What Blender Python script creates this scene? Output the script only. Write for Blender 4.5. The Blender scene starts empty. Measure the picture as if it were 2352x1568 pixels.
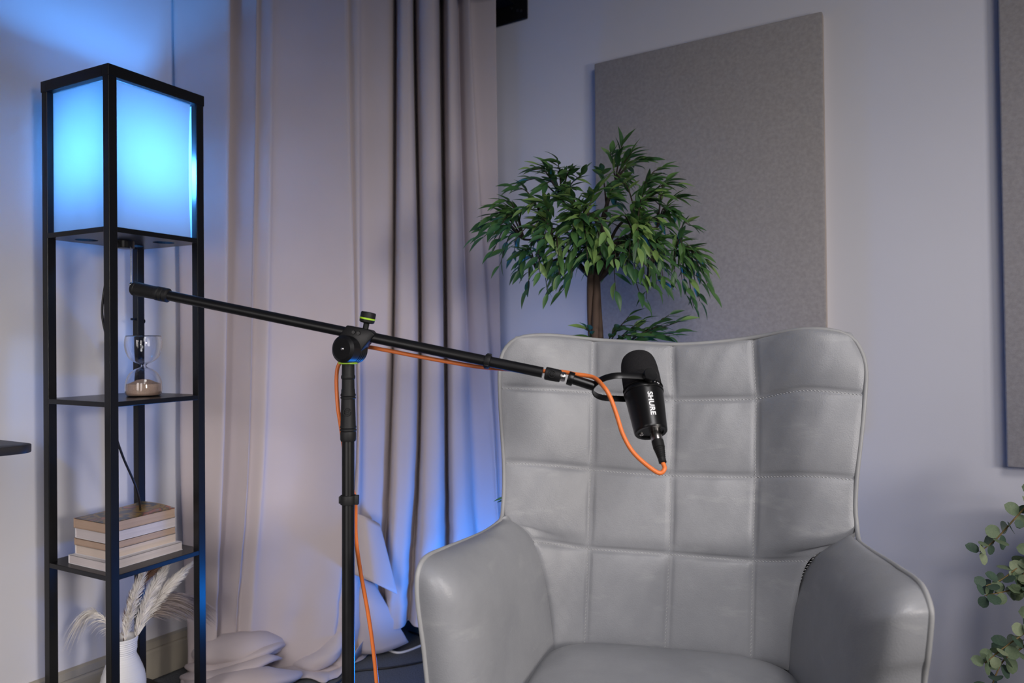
import bpy, bmesh, math, random
import numpy as np
from mathutils import Vector, Matrix, Quaternion

random.seed(7)
np.random.seed(7)
S = bpy.context.scene
COL = S.collection

# ------------------------------------------------------------------ camera, world, lights, exposure
EYE = 0.923
cam_data = bpy.data.cameras.new('camera')
cam_data.sensor_width = 36.0
cam_data.lens = 1680.0 / 2352.0 * 36.0
cam_data.clip_start = 0.02
cam = bpy.data.objects.new('camera', cam_data)
COL.objects.link(cam)
pitch, roll = 0.020, 0.005
fw = Vector((0, math.cos(pitch), math.sin(pitch)))
up0 = Vector((0, -math.sin(pitch), math.cos(pitch)))
rt = Vector((1, 0, 0)) * math.cos(roll) - up0 * math.sin(roll)
up = Vector((1, 0, 0)) * math.sin(roll) + up0 * math.cos(roll)
M = Matrix((rt, up, -fw)).transposed().to_4x4()
M.translation = (0, 0, EYE)
cam.matrix_world = M
cam_data.dof.use_dof = True
cam_data.dof.focus_distance = 1.45
cam_data.dof.aperture_fstop = 4.0
S.camera = cam

S.view_settings.view_transform = 'Standard'
S.view_settings.look = 'None'
S.view_settings.exposure = 0.0
S.view_settings.gamma = 1.0
S.view_settings.use_curve_mapping = False

world = bpy.data.worlds.new('world')
S.world = world
world.use_nodes = True
wbg = world.node_tree.nodes['Background']
wbg.inputs[0].default_value = (0.50, 0.48, 0.55, 1)
wbg.inputs[1].default_value = 0.02

def area_light(name, loc, target, size, power, color, spread=180, size_y=None):
    l = bpy.data.lights.new(name, 'AREA')
    l.energy = power; l.color = color; l.size = size
    if size_y:
        l.shape = 'RECTANGLE'; l.size_y = size_y
    l.spread = math.radians(spread)
    o = bpy.data.objects.new(name, l)
    COL.objects.link(o)
    o.location = loc
    o.rotation_euler = (Vector(target) - Vector(loc)).to_track_quat('-Z', 'Y').to_euler()
    return o

# soft key from the far right, and unseen fills added for brightness: one overhead, two beside the camera, two low ones washing the side walls
WARM = (1.0, 0.965, 0.965)
area_light('overhead_fill', (0.75, -0.20, 2.20), (0.30, 1.50, 0.45), 0.7, 6.8, WARM, 110)  # unseen overhead fill, added to balance the brightness
area_light('front_fill', (0.35, -0.15, 1.45), (0.20, 1.30, 0.45), 0.5, 1.9, WARM, 90)  # added frontal fill, set close to lift the chair arms
area_light('far_right_softbox', (2.40, -1.60, 1.20), (-0.90, 2.10, 0.30), 0.5, 4.2, (1.0, 0.93, 0.87), 45)
area_light('left_front_fill', (-0.80, -0.35, 1.25), (-0.08, 1.05, 0.38), 0.4, 0.42, WARM, 34)  # narrow fill added to brighten the left chair arm
area_light('right_wall_fill', (1.40, -0.15, 1.00), (1.10, 1.75, 1.20), 0.4, 2.4, WARM, 80)  # added wash that brightens the right wall
area_light('left_wall_fill', (-0.90, 0.25, 0.75), (-0.75, 2.08, 0.32), 1.0, 3.9, (1.0, 0.94, 0.92), 80)  # added low wash for the left wall and lower curtain
BLUE = (0.07, 0.35, 1.0)
SHADE_POWER = 370.0
FLOOR_LED = 165.0

# ------------------------------------------------------------------ helpers
def tag(o, label=None, cat=None, group=None, kind=None):
    if label: o['label'] = label
    if cat: o['category'] = cat
    if group: o['group'] = group
    if kind: o['kind'] = kind
    return o

def empty(name, loc=(0, 0, 0), rot=(0, 0, 0)):
    o = bpy.data.objects.new(name, None)
    o.empty_display_size = 0.05
    COL.objects.link(o)
    o.location = loc; o.rotation_euler = rot
    return o

def link(name, me, mat=None, parent=None, smooth=None):
    if mat is not None:
        for m_ in (mat if isinstance(mat, (list, tuple)) else [mat]):
            me.materials.append(m_)
    if smooth is not None:
        me.polygons.foreach_set('use_smooth', [True] * len(me.polygons))
        if smooth < 180:
            me.set_sharp_from_angle(angle=math.radians(smooth))
    o = bpy.data.objects.new(name, me)
    COL.objects.link(o)
    if parent is not None: o.parent = parent
    return o

class MB:
    """collects vertices and faces of one mesh"""
    def __init__(s): s.v = []; s.f = []; s.mi = []
    def add(s, vs, fs, mi=0):
        n = len(s.v)
        s.v.extend([tuple(map(float, p)) for p in vs])
        s.f.extend([tuple(i + n for i in f) for f in fs]); s.mi.extend([mi] * len(fs))
    def grid(s, P, close_u=False, close_v=False, mi=0, flip=False):
        P = np.asarray(P, float); a, b = P.shape[:2]
        fs = []
        for i in range(a if close_u else a - 1):
            for j in range(b if close_v else b - 1):
                q = (i * b + j, ((i + 1) % a) * b + j, ((i + 1) % a) * b + (j + 1) % b, i * b + (j + 1) % b)
                fs.append(q[::-1] if flip else q)
        s.add(P.reshape(-1, 3), fs, mi)
    def box(s, lo, hi, T=None, mi=0):
        vs = [Vector((x, y, z)) for x in (lo[0], hi[0]) for y in (lo[1], hi[1]) for z in (lo[2], hi[2])]
        if T is not None: vs = [T @ v for v in vs]
        s.add(vs, [(0, 1, 3, 2), (4, 6, 7, 5), (0, 4, 5, 1), (2, 3, 7, 6), (0, 2, 6, 4), (1, 5, 7, 3)], mi)
    def tube(s, pts, r, seg=10, cap=True, mi=0):
        pts = [Vector(p) for p in pts]; n = len(pts)
        rs = r if hasattr(r, '__len__') else [r] * n
        T = []
        for i in range(n):
            t = pts[min(i + 1, n - 1)] - pts[max(i - 1, 0)]
            T.append(t.normalized() if t.length > 1e-9 else Vector((0, 0, 1)))
        a = Vector((0, 0, 1)) if abs(T[0].z) < .9 else Vector((1, 0, 0))
        u = (a - T[0] * a.dot(T[0])).normalized()
        rings = []
        for i in range(n):
            u = (u - T[i] * u.dot(T[i]))
            u = u.normalized() if u.length > 1e-6 else T[i].orthogonal().normalized()
            w = T[i].cross(u)
            rings.append([pts[i] + (u * math.cos(2 * math.pi * k / seg) + w * math.sin(2 * math.pi * k / seg)) * rs[i] for k in range(seg)])
        base = len(s.v)
        s.grid([[tuple(p) for p in rg] for rg in rings], close_v=True, mi=mi, flip=True)
        if cap:
            s.f.append(tuple(base + k for k in range(seg))[::-1]); s.mi.append(mi)
            s.f.append(tuple(base + (n - 1) * seg + k for k in range(seg))); s.mi.append(mi)
    def lathe(s, prof, seg=32, T=None, mi=0, cap=True):
        rings = []
        for r, z in prof:
            ring = [Vector((r * math.cos(2 * math.pi * k / seg), r * math.sin(2 * math.pi * k / seg), z)) for k in range(seg)]
            if T is not None: ring = [T @ p for p in ring]
            rings.append([tuple(p) for p in ring])
        base = len(s.v)
        s.grid(rings, close_v=True, mi=mi, flip=True)
        if cap:
            if prof[0][0] > 1e-6: s.f.append(tuple(base + k for k in range(seg))[::-1]); s.mi.append(mi)
            n = len(prof) - 1
            if prof[-1][0] > 1e-6: s.f.append(tuple(base + n * seg + k for k in range(seg))); s.mi.append(mi)
    def mesh(s, name):
        me = bpy.data.meshes.new(name)
        me.from_pydata(s.v, [], s.f)
        me.polygons.foreach_set('material_index', s.mi)
        me.validate(); me.update()
        return me
    def build(s, name, mat, parent=None, smooth=None, bevel=0, fix=False):
        me = s.mesh(name)
        if bevel or fix:
            bm = bmesh.new(); bm.from_mesh(me)
            if fix:
                bmesh.ops.remove_doubles(bm, verts=bm.verts, dist=1e-5)
                bmesh.ops.recalc_face_normals(bm, faces=bm.faces)
            if bevel:
                ed = [e for e in bm.edges if len(e.link_faces) == 2 and e.calc_face_angle(0) > math.radians(40)]
                bmesh.ops.bevel(bm, geom=ed, offset=bevel, segments=2, profile=.5, affect='EDGES', clamp_overlap=True)
            bm.to_mesh(me); bm.free()
        return link(name, me, mat, parent, smooth)

def spline(pts, n=8):
    """Catmull-Rom through the points"""
    P = np.asarray(pts, float)
    P = np.vstack([2 * P[0] - P[1], P, 2 * P[-1] - P[-2]])
    out = []
    for i in range(1, len(P) - 2):
        for k in range(n):
            t = k / n
            a, b, c, d = P[i - 1], P[i], P[i + 1], P[i + 2]
            out.append(.5 * ((2 * b) + (c - a) * t + (2 * a - 5 * b + 4 * c - d) * t * t + (3 * b - a - 3 * c + d) * t ** 3))
    out.append(P[-2])
    return np.array(out)

def frame(origin, zaxis, xhint=(1, 0, 0)):
    z = Vector(zaxis).normalized(); x = Vector(xhint); x = (x - z * x.dot(z)).normalized(); y = z.cross(x)
    m_ = Matrix((x, y, z)).transposed().to_4x4(); m_.translation = origin
    return m_

# ------------------------------------------------------------------ materials
def mat(name, color, rough=.5, metal=0., spec=.5, var=0., vscale=8., bump=0., bscale=200., stretch=(1, 1, 1), color2=None, sheen=0., coat=0., detail=4):
    m_ = bpy.data.materials.new(name); m_.use_nodes = True
    nt = m_.node_tree; b = nt.nodes['Principled BSDF']
    b.inputs['Base Color'].default_value = (*color, 1)
    b.inputs['Roughness'].default_value = rough
    b.inputs['Metallic'].default_value = metal
    b.inputs['Specular IOR Level'].default_value = spec
    if sheen:
        b.inputs['Sheen Weight'].default_value = sheen; b.inputs['Sheen Roughness'].default_value = .5
    if coat: b.inputs['Coat Weight'].default_value = coat
    if var or bump:
        tc = nt.nodes.new('ShaderNodeTexCoord'); mp = nt.nodes.new('ShaderNodeMapping')
        mp.inputs['Scale'].default_value = stretch
        nt.links.new(tc.outputs['Object'], mp.inputs['Vector'])
    if var or color2:
        nz = nt.nodes.new('ShaderNodeTexNoise'); nz.inputs['Scale'].default_value = vscale; nz.inputs['Detail'].default_value = detail
        nt.links.new(mp.outputs[0], nz.inputs['Vector'])
        rp = nt.nodes.new('ShaderNodeValToRGB')
        c2 = color2 or tuple(min(1, c * (1 + var)) for c in color)
        c1 = color if color2 else tuple(c * (1 - var) for c in color)
        rp.color_ramp.elements[0].position = .3; rp.color_ramp.elements[0].color = (*c1, 1)
        rp.color_ramp.elements[1].position = .7; rp.color_ramp.elements[1].color = (*c2, 1)
        nt.links.new(nz.outputs['Fac'], rp.inputs[0]); nt.links.new(rp.outputs[0], b.inputs['Base Color'])
    if bump:
        n2 = nt.nodes.new('ShaderNodeTexNoise'); n2.inputs['Scale'].default_value = bscale; n2.inputs['Detail'].default_value = 3
        nt.links.new(mp.outputs[0], n2.inputs['Vector'])
        bp = nt.nodes.new('ShaderNodeBump'); bp.inputs['Strength'].default_value = bump; bp.inputs['Distance'].default_value = .002
        nt.links.new(n2.outputs['Fac'], bp.inputs['Height']); nt.links.new(bp.outputs[0], b.inputs['Normal'])
    return m_

def leaf_mat(name, c1, c2, rough=.42, trans=.2):
    m_ = mat(name, c1, rough, 0, .5, var=.01, vscale=9, color2=c2)
    nt = m_.node_tree; b = nt.nodes['Principled BSDF']; out = nt.nodes['Material Output']
    tr = nt.nodes.new('ShaderNodeBsdfTranslucent'); tr.inputs['Color'].default_value = (*[min(1, c * 1.6) for c in c2], 1)
    mx = nt.nodes.new('ShaderNodeMixShader'); mx.inputs[0].default_value = trans
    nt.links.new(b.outputs[0], mx.inputs[1]); nt.links.new(tr.outputs[0], mx.inputs[2]); nt.links.new(mx.outputs[0], out.inputs[0])
    return m_

M_WALL = mat('wall_paint', (.65, .635, .672), .9, 0, .2, var=.02, vscale=2, bump=.08, bscale=400)
M_WALLD = mat('grey_wall_paint', (.30, .29, .31), .9, 0, .2, var=.02, vscale=2)
M_CEIL = mat('ceiling_paint', (.30, .29, .30), .95, 0, .1, var=.02, vscale=2)
M_FLOOR = mat('grey_carpet', (.10, .105, .115), 1, 0, .1, var=.35, vscale=260, bump=1.0, bscale=700, sheen=.1)
M_BASE = mat('cream_paint', (.40, .36, .29), .5, 0, .4, var=.03, vscale=3)
M_CURT = mat('beige_curtain', (.51, .44, .44), .85, 0, .25, var=.03, vscale=5, bump=.12, bscale=900, sheen=.15)
M_PANEL = mat('grey_felt', (.335, .31, .305), .95, 0, .15, var=.10, vscale=110, bump=.3, bscale=500)
M_PANELEDGE = mat('lit_edge_frame', (.50, .42, .36), .7, 0, .3, var=.03)  # paler than the felt: warm light on the side edge put into the colour
M_BLACKW = mat('black_lacquer', (.008, .008, .009), .30, 0, .28, var=.2, vscale=6)
M_DESK = mat('black_desk', (.020, .018, .019), .45, 0, .5, var=.2, vscale=6)
M_BLACKM = mat('black_powder_coat', (.007, .007, .008), .36, 0, .32, var=.2, vscale=30, bump=.05, bscale=900)
M_RUBBER = mat('black_rubber', (.010, .010, .011), .55, 0, .3, var=.15, vscale=40, bump=.1, bscale=900)
M_MIC = mat('black_anodised', (.008, .008, .009), .30, .3, .5, var=.1, vscale=20)
M_FOAM = mat('foam_windscreen', (.022, .021, .023), .95, 0, .2, var=.4, vscale=900, bump=1.0, bscale=1100)
M_CHROME = mat('chrome', (.75, .75, .76), .15, 1., .5, var=.05)
M_STEEL = mat('nickel', (.50, .48, .47), .25, 1., .5, var=.1, vscale=60)
M_WHITEINK = mat('white_print', (.85, .85, .87), .5, 0, .3, var=.02)
M_GREEN = mat('lime_ring', (.42, .72, .03), .4, 0, .5, var=.05)
M_ORANGE = mat('orange_rubber', (.80, .20, .045), .42, 0, .5, var=.06, vscale=30)
M_CORD = mat('black_cord', (.012, .012, .014), .45, 0, .5, var=.1)
M_WCORD = mat('white_cord', (.7, .7, .74), .4, 0, .5, var=.03)
M_BARK = mat('bark', (.055, .036, .028), .85, 0, .3, color2=(.13, .085, .065), var=.1, vscale=22, stretch=(1, 1, .25), bump=.8, bscale=60)
M_TWIG = mat('twig', (.045, .034, .028), .8, 0, .3, var=.2, vscale=40)
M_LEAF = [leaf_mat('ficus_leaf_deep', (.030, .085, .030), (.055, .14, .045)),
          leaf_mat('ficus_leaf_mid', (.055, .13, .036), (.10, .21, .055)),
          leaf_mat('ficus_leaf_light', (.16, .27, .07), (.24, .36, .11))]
M_EUC = [leaf_mat('eucalyptus_leaf_deep', (.045, .085, .06), (.08, .13, .085), .6),
         leaf_mat('eucalyptus_leaf_mid', (.12, .17, .095), (.18, .235, .13), .6),
         leaf_mat('eucalyptus_leaf_pale', (.24, .29, .17), (.32, .37, .22), .6)]
M_EUCSTEM = mat('eucalyptus_stem', (.20, .14, .055), .7, 0, .3, var=.2, vscale=30)
M_VASE = mat('white_ceramic', (.72, .71, .72), .55, 0, .4, var=.03, vscale=12, bump=.15, bscale=80)
M_PAMPW = mat('pampas_ivory', (.90, .85, .80), .95, 0, .1, var=.12, vscale=30)
M_PAMPB = mat('pampas_brown', (.25, .15, .11), .95, 0, .1, var=.2, vscale=30)
M_PAMPT = mat('pampas_taupe', (.38, .31, .27), .95, 0, .1, var=.15, vscale=30)
M_SAND = mat('sand', (.62, .45, .35), .95, 0, .1, var=.08, vscale=300, bump=.3, bscale=900)
M_POT = mat('charcoal_pot', (.05, .05, .052), .6, 0, .4, var=.1)
M_SOIL = mat('soil', (.03, .02, .015), 1, 0, .1, var=.4, vscale=60, bump=1., bscale=80)

def paper_mat(name, c):
    return mat(name, c, .85, 0, .2, var=.07, vscale=160, stretch=(.02, .02, 4), bump=.35, bscale=300)

def glass_mat():
    m_ = bpy.data.materials.new('clear_glass'); m_.use_nodes = True
    b = m_.node_tree.nodes['Principled BSDF']
    b.inputs['Base Color'].default_value = (.97, .98, 1, 1); b.inputs['Roughness'].default_value = 0.0
    b.inputs['Transmission Weight'].default_value = 1.0; b.inputs['IOR'].default_value = 1.45
    return m_
M_GLASS = glass_mat()

def emit_mat(name, color, strength):
    m_ = bpy.data.materials.new(name); m_.use_nodes = True
    nt = m_.node_tree; nt.nodes.clear()
    e = nt.nodes.new('ShaderNodeEmission'); e.inputs[0].default_value = (*color, 1); e.inputs[1].default_value = strength
    o = nt.nodes.new('ShaderNodeOutputMaterial'); nt.links.new(e.outputs[0], o.inputs[0])
    return m_

def shade_mat():
    m_ = bpy.data.materials.new('frosted_shade'); m_.use_nodes = True
    nt = m_.node_tree; nt.nodes.clear()
    d = nt.nodes.new('ShaderNodeBsdfDiffuse'); d.inputs[0].default_value = (.62, .62, .66, 1)
    t = nt.nodes.new('ShaderNodeBsdfTranslucent'); t.inputs[0].default_value = (.50, .50, .50, 1)
    mx = nt.nodes.new('ShaderNodeMixShader'); mx.inputs[0].default_value = .55
    o = nt.nodes.new('ShaderNodeOutputMaterial')
    nt.links.new(d.outputs[0], mx.inputs[1]); nt.links.new(t.outputs[0], mx.inputs[2]); nt.links.new(mx.outputs[0], o.inputs[0])
    return m_
M_SHADE = shade_mat()

def leather_mat():
    m_ = bpy.data.materials.new('grey_leather'); m_.use_nodes = True
    nt = m_.node_tree; b = nt.nodes['Principled BSDF']
    b.inputs['Roughness'].default_value = .40; b.inputs['Specular IOR Level'].default_value = .55
    tc = nt.nodes.new('ShaderNodeTexCoord')
    def noise(scale, detail, rough, stretch=None):
        n = nt.nodes.new('ShaderNodeTexNoise'); n.inputs['Scale'].default_value = scale; n.inputs['Detail'].default_value = detail
        n.inputs['Roughness'].default_value = rough
        if stretch:
            mp = nt.nodes.new('ShaderNodeMapping'); mp.inputs['Scale'].default_value = stretch; mp.inputs['Rotation'].default_value = (.2, .5, .7)
            nt.links.new(tc.outputs['Object'], mp.inputs[0]); nt.links.new(mp.outputs[0], n.inputs['Vector'])
        else: nt.links.new(tc.outputs['Object'], n.inputs['Vector'])
        return n
    n1 = noise(7, 6, .65)
    r1 = nt.nodes.new('ShaderNodeValToRGB')
    r1.color_ramp.elements[0].position = .32; r1.color_ramp.elements[0].color = (.248, .253, .272, 1)
    r1.color_ramp.elements[1].position = .72; r1.color_ramp.elements[1].color = (.312, .315, .332, 1)
    nt.links.new(n1.outputs['Fac'], r1.inputs[0])
    n2 = noise(9, 5, .6, (1, 1, 3.2))
    r2 = nt.nodes.new('ShaderNodeValToRGB')
    r2.color_ramp.elements[0].position = .58; r2.color_ramp.elements[0].color = (0, 0, 0, 1)
    r2.color_ramp.elements[1].position = .80; r2.color_ramp.elements[1].color = (.35, .35, .35, 1)
    nt.links.new(n2.outputs['Fac'], r2.inputs[0])
    mx = nt.nodes.new('ShaderNodeMix'); mx.data_type = 'RGBA'
    nt.links.new(r2.outputs[0], mx.inputs[0]); nt.links.new(r1.outputs[0], mx.inputs[6]); mx.inputs[7].default_value = (.50, .50, .50, 1)
    nt.links.new(mx.outputs[2], b.inputs['Base Color'])
    n3 = noise(420, 3, .6)
    n4 = noise(14, 3, .5)
    ad = nt.nodes.new('ShaderNodeMath'); ad.operation = 'MULTIPLY_ADD'; ad.inputs[1].default_value = 1.2
    nt.links.new(n4.outputs['Fac'], ad.inputs[0]); nt.links.new(n3.outputs['Fac'], ad.inputs[2])
    bp = nt.nodes.new('ShaderNodeBump'); bp.inputs['Strength'].default_value = .16; bp.inputs['Distance'].default_value = .004
    nt.links.new(ad.outputs[0], bp.inputs['Height']); nt.links.new(bp.outputs[0], b.inputs['Normal'])
    return m_
M_LEATHER = leather_mat()
M_PIPING = mat('grey_piping', (.33, .33, .335), .5, 0, .4, var=.06, vscale=20)
M_STITCH = mat('stitch_thread', (.46, .46, .465), .8, 0, .2, var=.05)

# ------------------------------------------------------------------ the room
C0 = Vector((-0.6333, 2.7998, 0))          # corner where the two walls meet
UL = Vector((0.51743, 0.85573, 0))         # along the left wall, away from the camera
UR = Vector((-0.85573, 0.51743, 0))        # along the right wall, towards the corner
def LW(s, d, z): return C0 - UL * s - UR * d + Vector((0, 0, z))
def RW(s, d, z): return C0 - UR * s - UL * d + Vector((0, 0, z))
RLX, RLY, HT = 5.2, 5.4, 2.60              # wall lengths, ceiling height

def slab(name, c, mat_, kind='structure', nx=1):
    mb = MB(); mb.add(c, [(0, 1, 2, 3), (7, 6, 5, 4), (0, 4, 5, 1), (1, 5, 6, 2), (2, 6, 7, 3), (3, 7, 4, 0)])
    o = mb.build(name, mat_, fix=True); o['kind'] = kind
    return o
def prism(f, s0, s1, d0, d1, z0, z1):
    return [f(s0, d0, z0), f(s1, d0, z0), f(s1, d1, z0), f(s0, d1, z0), f(s0, d0, z1), f(s1, d0, z1), f(s1, d1, z1), f(s0, d1, z1)]
slab('wall_left', prism(LW, -.1, RLX, -.1, 0, 0, HT), M_WALL)
slab('wall_right', prism(RW, 0, RLY, -.1, 0, 0, HT), M_WALL)
slab('wall_front', prism(LW, RLX, RLX + .1, -.1, RLY + .1, 0, HT), M_WALLD)
slab('wall_back', prism(LW, -.1, RLX, RLY, RLY + .1, 0, HT), M_WALLD)
slab('floor', prism(LW, -.1, RLX + .1, -.1, RLY + .1, -.1, 0), M_FLOOR)
slab('ceiling', prism(LW, -.1, RLX + .1, -.1, RLY + .1, HT, HT + .1), M_CEIL)

def baseboard(name, f, s0, s1):
    prof = [(0, .004), (.016, .004), (.016, .082), (.013, .086), (.013, .089), (.015, .092), (.014, .110), (.004, .114), (0, .114)]
    mb = MB()
    mb.grid([[tuple(f(s, d, z)) for d, z in prof] for s in (s0, s1)])
    n = len(prof)
    mb.f.append(tuple(range(n))); mb.mi.append(0); mb.f.append(tuple(range(n, 2 * n))[::-1]); mb.mi.append(0)
    o = mb.build(name, M_BASE, fix=True); o['kind'] = 'structure'
baseboard('baseboard_left', LW, .0, RLX)
baseboard('baseboard_right', RW, .02, RLY)

# measured control nets (metres): chair back, chair arms (seam, edge), curtain columns (along, off its plane)
BACK_NET=[[[-0.218,0.067,0.334],[-0.189,0.084,0.334],[-0.159,0.093,0.338],[-0.079,0.097,0.339],[-0.001,0.099,0.341],[0.08,0.097,0.341],[0.158,0.093,0.342],[0.192,0.084,0.341],[0.223,0.064,0.344]],[[-0.23,0.071,0.434],[-0.195,0.096,0.435],[-0.156,0.107,0.44],[-0.075,0.111,0.439],[0.004,0.112,0.438],[0.084,0.111,0.439],[0.162,0.107,0.44],[0.2,0.094,0.445],[0.235,0.07,0.454]],[[-0.262,0.063,0.555],[-0.207,0.103,0.541],[-0.154,0.12,0.532],[-0.072,0.124,0.53],[0.008,0.125,0.529],[0.089,0.123,0.528],[0.166,0.118,0.528],[0.214,0.098,0.536],[0.259,0.064,0.548]],[[-0.314,0.054,0.595],[-0.234,0.089,0.582],[-0.153,0.125,0.568],[-0.071,0.129,0.564],[0.009,0.13,0.561],[0.09,0.128,0.56],[0.168,0.123,0.56],[0.252,0.074,0.581],[0.333,0.054,0.595]],[[-0.317,0.062,0.649],[-0.235,0.096,0.637],[-0.152,0.133,0.625],[-0.07,0.137,0.621],[0.011,0.137,0.618],[0.092,0.136,0.617],[0.171,0.13,0.618],[0.255,0.079,0.632],[0.336,0.06,0.64]],[[-0.319,0.07,0.709],[-0.235,0.105,0.701],[-0.15,0.142,0.689],[-0.068,0.146,0.684],[0.012,0.146,0.682],[0.094,0.145,0.683],[0.174,0.139,0.686],[0.258,0.086,0.699],[0.341,0.068,0.698]],[[-0.327,0.081,0.787],[-0.238,0.113,0.779],[-0.149,0.154,0.77],[-0.066,0.157,0.765],[0.015,0.157,0.76],[0.097,0.155,0.761],[0.177,0.149,0.762],[0.265,0.091,0.771],[0.352,0.077,0.775]],[[-0.333,0.091,0.859],[-0.24,0.123,0.854],[-0.149,0.164,0.846],[-0.065,0.167,0.838],[0.017,0.167,0.832],[0.1,0.166,0.834],[0.179,0.159,0.838],[0.261,0.105,0.857],[0.361,0.086,0.85]],[[-0.332,0.1,0.925],[-0.24,0.131,0.915],[-0.149,0.173,0.903],[-0.066,0.176,0.897],[0.015,0.176,0.89],[0.098,0.174,0.895],[0.177,0.168,0.899],[0.271,0.106,0.905],[0.364,0.094,0.91]],[[-0.302,0.107,0.964],[-0.236,0.142,0.967],[-0.149,0.18,0.957],[-0.066,0.183,0.951],[0.014,0.183,0.945],[0.098,0.182,0.949],[0.175,0.177,0.958],[0.265,0.119,0.973],[0.343,0.105,0.964]]]
ARMS={"L":[[[-0.218,0.067,0.334],[-0.35,-0.288,0.415]],[[-0.221,0.068,0.359],[-0.35,-0.305,0.481]],[[-0.228,0.071,0.415],[-0.352,-0.319,0.536]],[[-0.234,0.072,0.459],[-0.352,-0.326,0.576]],[[-0.242,0.071,0.496],[-0.351,-0.321,0.6]],[[-0.251,0.068,0.529],[-0.35,-0.294,0.611]],[[-0.262,0.063,0.555],[-0.346,-0.241,0.608]],[[-0.274,0.058,0.571],[-0.338,-0.144,0.599]],[[-0.291,0.055,0.585],[-0.328,-0.048,0.593]],[[-0.306,0.054,0.591],[-0.319,0.022,0.596]],[[-0.314,0.054,0.595],[-0.312,0.036,0.605]]],"R":[[[0.223,0.064,0.344],[0.35,-0.288,0.486]],[[0.226,0.068,0.382],[0.35,-0.306,0.529]],[[0.229,0.069,0.413],[0.352,-0.316,0.578]],[[0.237,0.07,0.464],[0.352,-0.313,0.596]],[[0.248,0.067,0.503],[0.351,-0.291,0.611]],[[0.254,0.064,0.522],[0.35,-0.26,0.614]],[[0.265,0.059,0.542],[0.346,-0.213,0.612]],[[0.277,0.055,0.56],[0.342,-0.185,0.612]],[[0.299,0.053,0.578],[0.335,-0.088,0.605]],[[0.317,0.053,0.588],[0.331,-0.019,0.601]],[[0.331,0.054,0.594],[0.328,0.021,0.601]]]}
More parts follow.
